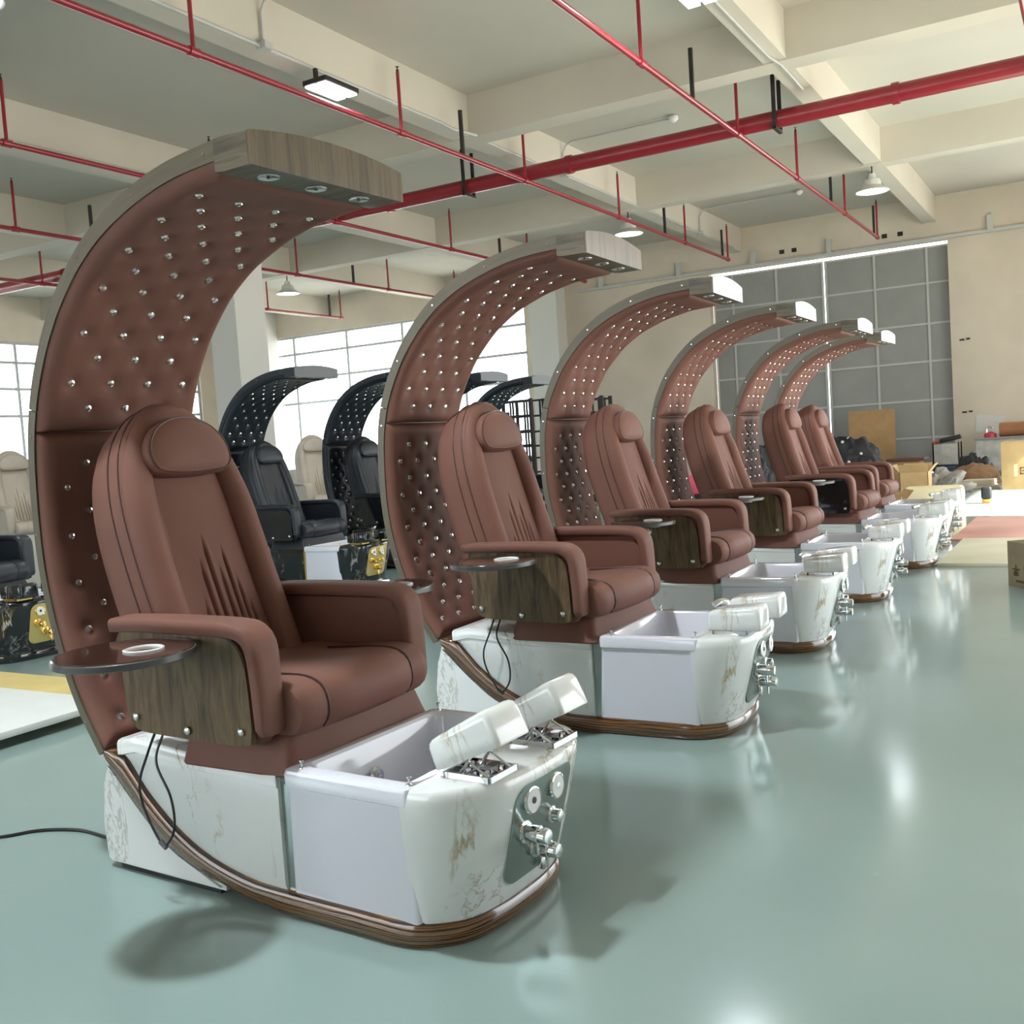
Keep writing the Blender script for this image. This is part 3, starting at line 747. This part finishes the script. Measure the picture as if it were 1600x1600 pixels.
window('window_2', 'y', LY0+.04, LY1-.04, LZ0+.035, LZ1-.035, [5.5, 8., 10.5, 13., 15.5, 18., 20.4, 22.6], [3.0, 3.75, 4.48], XL-.12)
# sliding gate: two leaves of sheet panels on a grid of bars
VX = [-8.62, -8.12, -7.0, -5.87]; VX2 = [-5.79, -4.66, -3.49, -2.9]; HZ = [.04, .83, 1.70, 2.60, 3.47, 4.40, 5.22]
for gi, V in enumerate((VX, VX2)):
    root = bpy.data.objects.new('door_%d' % (gi+1), None); COL.objects.link(root); struct(root); gy = YB+.30
    root.rotation_euler = (0, 0, 0)
    for v in V: obj('gate_bar', boxes_mesh('gb', [(v-.025, v+.025, gy-.03, gy+.03, .02, 5.24)]), GATEB, root)
    for h in HZ: obj('gate_bar', boxes_mesh('gb', [(V[0]-.02, V[-1]+.02, gy-.028, gy+.028, h-.022, h+.022)]), GATEB, root)
    for i in range(6):
        for j in range(3): obj('gate_panel', boxes_mesh('gp', [(V[j]+.025, V[j+1]-.025, gy+.004, gy+.018, HZ[i]+.022, HZ[i+1]-.022)]), GATEM, root)
t = obj('trim_1', boxes_mesh('track', [(-12.3, 1.0, YB-.10, YB-.02, 5.30, 5.37)]), CONDUIT); struct(t)
for x in (-11.6, -9.4, -7.45, -5.6, -2.1, -.2): obj('track_bracket', boxes_mesh('tb', [(x-.06, x+.06, YB-.12, YB, 5.34, 5.68)]), CONDUIT, t)
for x in (-6.75, -6.45, -4.35, -4.0): struct(obj('wall_hole', boxes_mesh('wh', [(x-.06, x+.06, YB-.006, YB+.01, 5.52, 5.62)]), BLACK))

# ------------------------------------------------------------------ pipes
PZ = 5.27
bp = thing('water_main_pipe', 'thick dark red main pipe crossing the ceiling, parallel to the gate wall', 'pipe', (0, 14.14, 5.43))
obj('pipe_run', cached('mainp', lambda: cyl_mesh('mainp', .115, 25.5, 20, axis='X')), RED, bp, loc=(-11.0, 0, 0))
for x in (-18.6, -13.9, -10.2, -6.85, -2.2): obj('coupling_ring', cached('cring', lambda: cyl_mesh('cring', .135, .09, 20, axis='X')), RED, bp, loc=(x, 0, 0))
for x in (-16.0, -8.65, -3.72):
    obj('pipe_hanger', cached('hang', lambda: boxes_mesh('hang', [(-.025, .025, -.16, -.13, -.15, .55), (-.025, .025, .13, .16, -.15, .55), (-.025, .025, -.16, .16, -.16, -.12)])), BRACK, bp, loc=(x, 0, 0))
HEADS = lambda: lathe_mesh('shead', [(.018, 0), (.018, .03), (.008, .035), (.008, .06), (.025, .065), (.001, .07)], 8)
pipes = [(-4.35, 'red sprinkler pipe running toward the right half of the gate', (10.95, 14.42, 17.65, 21.3, 24.62), (12.6, 20.1, 24.25), 3.),
         (-7.79, 'red sprinkler pipe passing under the bright twin-strip floodlight', (7.65, 11.17, 14.46, 18.08, 21.6, 24.5), (12.64, 20.4, 24.1), 2.),
         (-11.65, 'red sprinkler pipe emerging from behind the largest canopy tip', (8.2, 11.6, 14.5, 18.2, 21.5, 24.5), (12.5, 20.2), 2.),
         (-15.6, 'red sprinkler pipe behind the white pillar, second from the far left', (7.6, 11.0, 14.4, 17.9, 21.3, 24.4), (12.5, 19.9), 4.),
         (-19.7, 'thin red sprinkler pipe nearest the far left window wall', (11.0, 14.4, 17.9, 21.3, 24.4), (12.5, 23.9), 4.),
         (-.62, 'red sprinkler pipe at the top right corner, crossing the main pipe end', (14.2, 17.6, 21.2, 24.5), (12.5, 19.8), 8.)]
for x, lab, ris, hang, y0 in pipes:
    x *= .963; ris = [q*.963 for q in ris]; hang = [q*.963 for q in hang]
    root = thing('sprinkler_pipe', lab, 'pipe', (x, 0, PZ), group='red sprinkler pipes under the ceiling')
    L = max(ris)-y0
    obj('pipe_run', cyl_mesh('run', .034, L, 12, axis='Y'), RED, root, loc=(0, y0+L/2, 0))
    for y in ris:
        r = obj('riser', cached('riser', lambda: cyl_mesh('riser', .022, .74, 8)), RED, root, loc=(0, y, .37))
        obj('tee_fitting', cached('tee', lambda: cyl_mesh('tee', .046, .12, 12, axis='Y')), RED, root, loc=(0, y, 0))
        obj('sprinkler_head', cached('shead', HEADS), BRACK, r, loc=(0, 0, .37))
    for y in hang: obj('hanger_rod', cached('hrod', lambda: boxes_mesh('hrod', [(-.022, .022, -.022, .022, -.03, .62)])), BRACK, root, loc=(0, y, 0))
# conduits
def conduit(lab, pts, r=.016):
    o = obj('conduit', tube_mesh('conduit', pts, r, 6, smoothp=False), CONDUIT); tag(o, lab, 'conduit', 'grey electrical conduits on the ceiling'); return o
conduit('grey conduit on the lower edge of the beam beside the floodlight', [(-7.73, 2, 5.74), (-7.73, 12.0, 5.74), (-7.73, 12.3, 5.72), (-7.60, 12.74, 5.70)], .022)
conduit('grey conduit running on the beam edge past the main pipe toward the gate wall', [(-7.73, 13.2, 5.74), (-7.73, 24.8, 5.74)], .022)
conduit('pale conduit along the underside of the ceiling beam at right', [(-3.36, 10.4, 5.695), (-3.36, 12.5, 5.695), (-3.30, 12.8, 5.675), (-3.30, 13.2, 5.675), (-3.33, 14.0, 5.695)], .018)
conduit('grey conduit on the beam edge behind the largest canopy', [(-12.43, 3, 5.74), (-12.43, 12.6, 5.74)], .022)
for lab, y, x1 in (('conduit with detector box in front of the main pipe', 15.7, -5.75), ('far conduit with detector box near the gate wall', 22.4, -5.5), ('nearest conduit bending up from a junction box by the floodlight', 8.6, -6.0)):
    root = thing('ceiling_conduit', lab, 'conduit', (0, y, 0), group='conduits with detector boxes')
    obj('conduit_run', tube_mesh('crun', [(-7.72, 0, 5.75), (-7.72, 0, 6.10), (-7.66, 0, 6.2), (-7.55, 0, 6.25), (x1, 0, 6.25)], .016, 6, smoothp=False), CONDUIT, root)
    obj('detector_box', cached('detb', lambda: lathe_mesh('detb', [(.07, 0), (.075, -.04), (.05, -.07), (.02, -.09), (.001, -.09)], 14)), WHITE, root, loc=(x1, 0, 6.27))
    obj('junction_box', cached('junb', lambda: boxc(-.06, .06, -.06, .06, -.04, .04)), CONDUIT, root, loc=(-7.70, 0, 5.74))

# ------------------------------------------------------------------ lamps
LAMPGLOW = mat('lamp_glow', (.9, .95, 1), .5, emit=((.85, .95, 1.0), 5))
LAMPGLOW2 = mat('flood_glow', (.9, .95, 1), .5, emit=((.80, .97, 1.0), 25))
def area_light(loc, size, power, col=(.9, .97, 1), parent=None, name='lamp_light'):
    d = bpy.data.lights.new(name, 'AREA'); d.shape = 'DISK'; d.size = size; d.energy = power; d.color = col
    o = bpy.data.objects.new(name, d); COL.objects.link(o); o.location = loc
    if parent: o.parent = parent
    return o
def high_bay(loc, lab, power):
    t = thing('high_bay_lamp', lab, 'lamp', loc, group='white high bay lamps under the beams')
    obj('lamp_shade', cached('hbs', lambda: lathe_mesh('hbs', [(.06, .30), (.075, .22), (.13, .20), (.15, .15), (.15, .10), (.20, .07), (.29, .0), (.28, -.005), (.19, .055)], 28)), mat('lamp_white', (.62, .62, .58), .4), t)
    obj('lamp_diffuser', cached('hbd', lambda: lathe_mesh('hbd', [(.275, .005), (.2, -.004), (.001, -.006)], 28)), LAMPGLOW, t)
    obj('lamp_hook', cached('hbh', lambda: cyl_mesh('hbh', .012, .14, 8)), BRACK, t, loc=(0, 0, .36))
    if power: area_light((0, 0, -.03), .5, power, parent=t)
high_bay((-3.40, 18.98, 5.27), 'high bay lamp under the beam crossing nearest the gate, at right', 16)
high_bay((-8.0, 18.98, 5.27), 'high bay lamp above the second chair canopy', 20)
high_bay((-8.15, 5.50, 5.32), 'high bay lamp cut off by the top left corner', 60)
high_bay((-16.9, 19.0, 5.27), 'ceiling fan far off beside the white pillar, built as a glowing lamp', 30)  # ceiling fan drawn with the lamp shape, its light is added
def flood(loc, lab, power):
    t = thing('floodlight', lab, 'lamp', loc, group='twin strip floodlights on the beams')
    obj('lamp_housing', cached('flh', lambda: boxc(-.17, .17, -.3, .3, .0, .06, bev=.01)), BRACK, t)
    for x in (-.085, .085): obj('led_strip', cached('fls', lambda: boxc(-.065, .065, -.28, .28, -.02, .0, bev=.006)), LAMPGLOW2, t, loc=(x, 0, 0))
    obj('lamp_bracket', cached('flb', lambda: boxc(-.02, .02, -.28, -.24, .06, .17)), BRACK, t)
    if power: area_light((0, 0, -.05), .4, power, parent=t)
flood((-7.60, 9.55, 5.50), 'bright twin-strip floodlight under the beam above the front chair', 90)
flood((-3.2, 1.6, 5.55), 'twin-strip floodlight overhead of the front chair, above the frame', 300)
flood((-3.36, 9.9, 5.55), 'twin-strip floodlight just above the top edge of the frame', 90)

# ------------------------------------------------------------------ pedicure chairs
G = 'brown tufted pedicure chairs in a row'
D = math.radians
spa_chair('brown', 'nearest and largest brown pedicure chair, foot rests raised on metal linkage', 'chair', (-2.2, 2.44, 0), D(-3.2), G, raised=True, wire=True, seat_rot=3.2)
spa_chair('brown', 'second brown pedicure chair from the camera, marble base with flat foot rests', 'chair', (-2.16, 4.35, 0), D(1.5), G, wire=True, seat_rot=-4.0, seat_off=(.02, -.01, 0), tilt=1.5)
spa_chair('brown', 'third brown pedicure chair in the row', 'chair', (-2.20, 6.09, 0), D(2.5), G, seat_rot=-3.5, seat_off=(.01, 0, 0), tilt=.5)
spa_chair('brown', 'fourth brown pedicure chair in the row', 'chair', (-2.17, 7.85, 0), D(1), G, seat_rot=-3.0, seat_off=(.0, 0, 0))
spa_chair('brown', 'fifth brown pedicure chair, with a black side panel on its armrest', 'chair', (-2.09, 9.64, 0), D(0), G, arm_panel=BLACKLAC, seat_rot=-2, seat_off=(.02, 0, 0), tilt=1)
spa_chair('brown', 'farthest brown pedicure chair at the end of the row', 'chair', (-2.17, 11.24, 0), D(-2), G)
GB = 'black tufted pedicure chairs behind'
spa_chair('black', 'black pedicure chair with gold panel seen whole between the first two brown chairs', 'chair', (-7.04, 7.96, 0), 0, GB)
spa_chair('black', 'black pedicure chair half hidden behind the second brown chair', 'chair', (-6.96, 9.54, 0), 0, GB)
spa_chair('black', 'black pedicure chair whose grey canopy tip shows above the second brown headrest', 'chair', (-6.74, 10.92, 0), 0, GB)
spa_chair('black', 'farthest black pedicure chair, its dotted canopy left of the third brown canopy', 'chair', (-6.86, 12.42, 0), 0, GB)
spa_chair('black', 'black pedicure chair without canopy, cut off by the left edge', 'chair', (-7.42, 4.60, 0), 0, GB, canopy=False)

# ------------------------------------------------------------------ beige recliners
def beige_chair(lab, loc, rz=0.):
    t = thing('recliner_chair', lab, 'chair', loc, rz, 'beige recliners stored at the back')
    b = obj('seat_box', cached('bgbox', lambda: boxc(-.42, .22, -.34, .34, -.12, .52, bev=.03)), GREYF, t)
    obj('seat_cushion', cached('cushion', cushion), BEIGE, t)
    s = obj('backrest', cached('bshell', back_shell), BEIGE, t)
    obj('bolster', cached('bolster', bolster), BEIGE, s); obj('pleated_panel', cached('bcentre', back_centre), BEIGE, s)
    p = obj('head_pillow', cached('pillow', pillow), BEIGE, t); obj('piping', cached('ppipe', pillow_pipe), BEIGE_P, p)
    for sg in (-1, 1):
        a = obj('armrest', cached('abody%d' % sg, lambda: arm_body(sg)), BEIGE, t); obj('arm_pad', cached('apad%d' % sg, lambda: arm_pad(sg)), BEIGE, a)
    return t
beige_chair('beige recliner seen between the two black chairs, left one', (-9.35, 11.05, .12), -.5)
beige_chair('beige recliner seen between the two black chairs, right one behind', (-9.6, 12.1, .12), -.2)
beige_chair('beige recliner at the left edge above the black armrest', (-11.0, 7.65, .12), -.2)
beige_chair('beige recliner farther back at the left edge, below the cartons', (-12.2, 8.3, .12), -.3)

# ------------------------------------------------------------------ boxes and clutter
CARD = mat('cardboard', (.40, .24, .11), .8, var=(5, .10)); CARD2 = mat('dull_cardboard', (.25, .20, .12), .85, var=(5, .12)); CARD3 = mat('light_cardboard', (.52, .34, .16), .8, var=(5, .1))
TAPE = mat('packing_tape', (.58, .42, .24), .3)
def carton(lab, loc, sx, sy, sz, rz=0., m=CARD, tape=True, group=None):
    t = thing('carton', lab, 'box', loc, rz, group)
    obj('box_body', boxc(-sx/2, sx/2, -sy/2, sy/2, 0, sz-.004, bev=.006), m, t)
    for s in (-1, 1): obj('flap', boxc(-sx/2, sx/2, min(.004*s, s*sy/2), max(.004*s, s*sy/2), sz-.004, sz), m, t)
    if tape: obj('tape', boxc(-sx/2-.002, sx/2+.002, -.03, .03, sz, sz+.002), TAPE, t)
    return t
def open_box(lab, loc, sx, sy, sz, rz=0., m=CARD2, flaps=True):
    t = thing('open_carton', lab, 'box', loc, rz); th = .008
    obj('box_body', boxes_mesh('ob', [(-sx/2, sx/2, -sy/2, sy/2, 0, th), (-sx/2, -sx/2+th, -sy/2, sy/2, 0, sz), (sx/2-th, sx/2, -sy/2, sy/2, 0, sz), (-sx/2, sx/2, -sy/2, -sy/2+th, 0, sz), (-sx/2, sx/2, sy/2-th, sy/2, 0, sz)]), m, t)
    if flaps:
        for k, (ax, a) in enumerate((('x', 1), ('x', -1), ('y', 1), ('y', -1))):
            if ax == 'x': obj('flap', boxc(0, sx*.38, -sy/2, sy/2, -.003, .003), m, t, loc=(a*sx/2, 0, sz), rot=(0, math.radians(-50 if a > 0 else -130), 0))
            else: obj('flap', boxc(-sx/2, sx/2, 0, sy*.38, -.003, .003), m, t, loc=(0, a*sy/2, sz), rot=(math.radians(55 if a > 0 else 125), 0, 0))
    return t
def stroke_mesh(key, segs, w, plane='xz', dep=.003):
    L = []
    for (x0, z0, x1, z1) in segs: L.append((min(x0, x1)-w/2, max(x0, x1)+w/2, -dep, 0, min(z0, z1)-w/2, max(z0, z1)+w/2))
    return boxes_mesh(key, L)
INK = mat('printed_ink', (.09, .065, .03), .8)
bx = carton('tall tan carton with dark printed characters at the right edge', (-.98, 19.35, 0), 1.10, .7, .80, 0, CARD3)
GL = {'a': [(0, 0, 0, .1), (0, .1, .1, .1), (0, 0, .1, 0), (.03, .05, .08, .05)], 'b': [(.05, 0, .05, .1), (0, .06, .1, .06), (.02, .0, .02, .03), (.08, 0, .08, .03)], 'c': [(0, 0, 0, .1), (.09, 0, .09, .1), (0, .1, .09, .1), (0, .05, .09, .05), (0, 0, .09, 0)]}
for k, g in enumerate('abcb'): obj('printed_character', stroke_mesh('gl', GL[g], .018), INK, bx, loc=(-.26+.17*k, -.352, .26))
obj('tape', boxc(-.36, -.31, -.353, -.350, .22, .42), TAPE, bx)
ob = open_box('open cardboard box on the grey floor at the right edge', (-.30, 8.35, 0), .62, .44, .335, math.radians(-54), CARD2, flaps=False)
for k, (g, x) in enumerate((('b', -.24), ('a', -.10), ('c', .04))): obj('printed_symbol', stroke_mesh('gl2', [tuple(v*.7 for v in s) for s in GL[g]], .012), INK, ob, loc=(x, -.222, .09))
obj('printed_symbol', stroke_mesh('gl3', [(-.2, 0, -.1, 0), (-.06, 0, .06, 0), (.1, 0, .16, 0)], .016), INK, ob, loc=(0, -.222, .045))
carton('large flat carton leaning upright against the gate', (-4.68, 24.8, 0), 1.0, .24, 1.55, math.radians(6), CARD, tape=False)
open_box('open yellow-brown box beside the farthest brown chair', (-2.66, 17.5, 0), .43, .40, .44, .0, CARD3)
carton('low carton with a dark lid board behind the open box', (-3.28, 20.7, 0), .5, .5, .50, .0, CARD, tape=False)
tag(obj('board', boxc(-.34, .34, -.3, .3, 0, .05, bev=.004), mat('dark_red_board', (.10, .03, .025), .5), loc=(-3.28, 20.7, .502)), 'dark red board lying on the low carton', 'board')
open_box('crumpled open carton on the floor between chairs and open box', (-2.5, 14.0, 0), .4, .34, .26, .5, CARD)
# left cartons
G2 = 'cartons stacked at the far left'
carton('lower left carton of the stack at the left edge', (-13.6, 9.0, 0), .9, .7, .80, .1, CARD, group=G2)
carton('upper carton on the stack at the left edge', (-13.6, 9.0, .802), .9, .7, .75, .1, CARD3, group=G2)
carton('carton beside the stack, partly behind the front canopy', (-12.75, 9.85, 0), .7, .7, 1.52, .1, CARD, group=G2)
# soft heaps
def heap(name, lab, cat, loc, s, m, seed=0, rough=.25, fr=2.2):
    from mathutils import noise
    bm = bmesh.new(); bmesh.ops.create_icosphere(bm, subdivisions=5, radius=1); off = Vector((seed*3.1, seed*1.7, seed*.9))
    for v in bm.verts:
        n = v.co.normalized(); k = 1+rough*(noise.fractal(n*fr+off, 1.0, 2.0, 4)+.6*(.4-abs(noise.noise(n*fr*2.3+off*2))))
        v.co = Vector((n.x*s[0]*k, n.y*s[1]*k, max(0, n.z)*s[2]*k))
    o = obj(name, bm_mesh(name, bm, angle=70), m, loc=loc); tag(o, lab, cat); return o
BLKCLOTH = mat('black_cloth', (.012, .014, .018), .5)
pile = heap('tufted_offcuts', 'black dotted upholstery pile in front of the leaning carton', 'upholstery', (-4.75, 22.6, 0), (.66, .45, .98), BLKCLOTH, 3, .22, 1.6)
for d in ((.1, -.8, .45), (.45, -.6, .65), (-.1, -.5, .85), (.7, -.6, .4), (-.3, -.85, .35), (.25, -.75, .2), (.0, -.3, .95), (-.45, -.6, .6)):
    d = Vector(d).normalized(); vb = max(pile.data.vertices, key=lambda v: Vector((v.co.x/.66, v.co.y/.45, v.co.z/.98)).normalized().dot(d))
    obj('stud', cached('stud', lambda: lathe_mesh('stud', [(.034, -.01), (.034, .004), (.028, .018), (.001, .026)], 8)), WHITE, pile, loc=tuple(vb.co), rot=tuple(Vector(vb.normal).to_track_quat('Z', 'Y').to_euler()))
heap('tufted_offcuts', 'black upholstery pile seen between the fourth and fifth brown chairs', 'upholstery', (-5.75, 19.0, 0), (.55, .45, 1.05), BLKCLOTH, 5, .25, 1.8)
heap('grey_cloth', 'crumpled pale grey cloth heap left of the brown canvas bag', 'cloth', (-2.55, 18.9, 0), (.40, .30, .30), mat('grey_cloth', (.33, .30, .27), .9), 8, .7, 2.6)
heap('duffel_bag', 'brown canvas bag lying below the black jacket', 'bag', (-2.15, 21.2, 0), (.46, .22, .34), mat('brown_canvas', (.30, .17, .09), .8), 11, .28, 1.4)
heap('black_jacket', 'black jacket heaped behind the brown canvas bag', 'clothing', (-2.25, 21.85, 0), (.32, .22, .50), BLKCLOTH, 13, .4, 1.7)
tag(obj('foam_offcut', boxc(-.38, .38, -.14, .14, 0, .36, bev=.06, seg=4), mat('cream_foam', (.75, .66, .42), .8), loc=(-2.05, 15.0, 0), rot=(0, 0, .1)), 'sunlit cream foam block behind the end chair basin', 'foam')
pc = thing('black_pouch', 'small black pouch with orange base on the sunlit floor past the end chair', 'bag', (-1.52, 16.3, 0))
obj('pouch_body', boxc(-.07, .07, -.05, .05, .06, .24, bev=.03, seg=3), BLKCLOTH, pc); obj('pouch_base', boxc(-.06, .06, -.05, .05, 0, .06, bev=.02), mat('orange_plastic', (.6, .25, .04), .5), pc)
tag(obj('cardboard_sheet', boxc(-.30, .30, -.32, .32, 0, .05, bev=.004), mat('pale_sheet', (.62, .55, .42), .8), loc=(-1.95, 19.75, 0), rot=(0, 0, .15)), 'pale cardboard sheet on the floor beside the tall carton', 'cardboard')
tag(obj('cardboard_sheet', boxc(-.26, .24, -.24, .24, 0, .09, bev=.004), mat('pale_sheet', (.62, .55, .42)), loc=(-1.95, 19.8, .052), rot=(0, 0, -.1)), 'smaller cardboard stack lying on the pale sheet beside the tall carton', 'cardboard')
# tool cart
t = thing('tool_cart', 'grey metal tool cart in front of the gate end, cluttered on top', 'cart', (-2.93, 23.6, 0))
obj('cart_body', boxc(-.27, .22, -.25, .25, .28, .71, bev=.01), mat('worn_grey_metal', (.42, .40, .36), .6, var=(6, .2)), t)
obj('cart_shelf', boxc(-.25, .25, -.25, .25, .09, .25, bev=.01), mat('blue_bin', (.02, .04, .09), .5), t)
for x in (-.25, .25):
    for y in (-.235, .235):
        l_ = obj('cart_leg', boxc(-.015, .015, -.015, .015, .07, .74), BRACK, t, loc=(x, y, 0)); obj('caster', cached('caster', lambda: cyl_mesh('caster', .04, .03, 14, axis='Y')), BLACK, l_, loc=(0, 0, .04))
tag(obj('tool_bag', boxc(-.22, .22, -.05, .05, 0, .10, bev=.02), BLACK, loc=(-2.84, 23.5, .765), rot=(0, -.2, 0)), 'black tool case tilted on the grey cart', 'bag')
tag(obj('red_rag', boxc(-.1, .1, -.07, .07, 0, .07, bev=.03), mat('orange_rag', (.5, .12, .05), .9), loc=(-3.13, 23.62, .711)), 'small orange-red rag on the grey cart', 'cloth')
# work table at the wall
t = thing('work_table', 'marble-fronted work bench against the far right wall', 'table', (-1.70, 24.45, 0))
obj('bench_front', boxc(-.72, 1.2, -.32, -.28, .06, .74), mat('mottled_grey_board', (.45, .43, .40), .6, var=(6, .25)), t); obj('bench_side', boxc(-.72, -.69, -.28, .35, 0, .74), mat('mottled_grey_board', (.45, .43, .40)), t)
obj('bench_side', boxc(1.17, 1.2, -.28, .35, 0, .74), MATS['mottled_grey_board'], t); obj('bench_top', boxc(-.76, 1.24, -.36, .38, .74, .78, bev=.005), mat('grey_top', (.30, .27, .25), .5), t)
tag(obj('leather_roll', cyl_mesh('lroll', .15, 1.3, 24, axis='X', bev=.01), mat('orange_brown_leather', (.33, .14, .06), .6, var=(4, .1)), loc=(-1.32, 24.35, .932)), 'orange-brown roll of upholstery lying on the work bench', 'roll')
hb = thing('red_tool', 'small red clamp tool standing on the work bench beside the roll', 'tool', (-2.15, 24.3, .78))
obj('tool_body', lathe_mesh('rt', [(.13, 0), (.12, .08), (.05, .12), (.001, .12)], 14), mat('red_plastic', (.45, .02, .05), .4), hb); obj('tool_handle', tube_mesh('rth', [(-.06, 0, .1), (-.05, 0, .2), (0, 0, .23), (.05, 0, .2), (.06, 0, .1)], .015, 6), CHROME, hb)
tag(obj('wall_notice', boxc(-.3, .3, -.004, .004, -.2, .2), mat('paper', (.66, .64, .6), .8), loc=(-2.25, 25.488, 1.05), rot=(0, .12, 0)), 'pale paper notice on the far wall above the bench', 'paper')
for z in (3.0, 1.36): struct(obj('wall_mark', boxes_mesh('wmk', [(-2.82, -2.72, 25.485, 25.5, z-.02, z+.02), (-2.68, -2.60, 25.485, 25.5, z-.01, z+.03)]), BRACK))
# floor sheets
def sheet(lab, x0, x1, y0, y1, z0, z1, m, rz=0, name='floor_sheet'):
    o = obj(name, boxc(-(x1-x0)/2, (x1-x0)/2, -(y1-y0)/2, (y1-y0)/2, 0, z1-z0, bev=.003), m, loc=((x0+x1)/2, (y0+y1)/2, z0), rot=(0, 0, rz)); tag(o, lab, 'board'); return o
sheet('pale yellow foam board on the floor at right, nearest of the two', -1.30, 1.2, 9.48, 11.44, 0, .03, mat('pale_yellow_board', (.66, .62, .46), .6, var=(3, .05)))
sheet('pink foam board on the floor beyond the pale yellow one', -1.42, 1.2, 11.47, 13.9, 0, .022, mat('pink_board', (.78, .42, .36), .7, var=(2, .08)))
sheet('white board lying on battens at the left, nearest the front chair', -7.6, -4.62, 1.9, 3.58, .05, .085, mat('white_board', (.74, .76, .74), .5, var=(4, .03)))
sheet('yellow board on the floor behind the white board at left', -7.0, -4.70, 3.62, 4.06, 0, .03, mat('yellow_board', (.66, .52, .20), .6, var=(4, .08)))
for k, x in enumerate((-7.2, -6.0, -4.9)): tag(obj('batten', boxc(-.03, .03, -.8, .8, 0, .05), mat('pale_wood', (.5, .42, .22), .7), loc=(x, 2.74, 0)), ('leftmost thin batten under the white board', 'middle thin batten under the white board', 'thin batten under the white board edge nearest the front chair')[k], 'batten', 'battens under the white board')
tag(obj('power_cable', tube_mesh('pcab', [(-4.2, 1.7, .006), (-3.75, 2.0, .006), (-3.505, 2.17, .006), (-3.42, 2.267, .006), (-3.28, 2.325, .006), (-3.14, 2.32, .006), (-3.0, 2.30, .006), (-2.885, 2.28, .006)], .006, 6), BLACK), 'black power cable on the floor running to the front chair base', 'cable')
tag(obj('floor_scrap', boxc(-.03, .03, -.006, .006, 0, .003), BLACK, loc=(-3.2, 2.6, 0), rot=(0, 0, .4)), 'tiny dark scrap on the floor left of the front chair', 'scrap')
# steel racks behind
def rack(lab, loc, rz, w, h, d, nv, nh, seed):
    rnd = random.Random(seed); t = thing('steel_rack', lab, 'rack', loc, rz, 'black steel racks stored at the back')
    for x in (-w/2, w/2):
        for y in (-d/2, d/2): obj('post', boxc(-.03, .03, -.03, .03, 0, h), BRACK, t, loc=(x, y, 0))
    for y in (-d/2, d/2):
        for i in range(nh): obj('rail', boxc(-w/2, w/2, -.018, .018, -.018, .018), BRACK, t, loc=(0, y, h*(.12+.88*i/(nh-1))-.02+rnd.uniform(-.05, 0)))
        for i in range(nv): obj('bar', boxc(-.014, .014, -.014, .014, .05, h-.02), BRACK, t, loc=(-w/2+w*(i+.5)/nv+rnd.uniform(-.04, .04), y, 0))
rack('black lattice steel rack left of the third brown canopy', (-9.55, 16.6, 0), 0, 1.1, 2.12, .5, 7, 8, 1)
rack('black lattice steel rack partly behind the third brown canopy', (-8.55, 17.5, 0), .1, 1.0, 2.10, .5, 7, 8, 2)
rack('low black steel rack left of the lattice racks', (-11.0, 17.4, 0), 0, 1.5, 1.95, .5, 3, 5, 4)
tag(obj('pink_case', boxc(-.18, .18, -.12, .12, 0, .26, bev=.02), mat('pink_plastic', (.7, .08, .16), .4), loc=(-4.60, 12.75, .50)), 'pink plastic case behind the fourth brown chair', 'box')
tag(obj('stool', lathe_mesh('stool', [(.18, 0), (.19, .02), (.06, .05), (.05, .40), (.17, .44), (.18, .495), (.001, .50)], 20), BLACK, loc=(-4.60, 12.75, 0)), 'black stool carrying the pink case', 'stool')
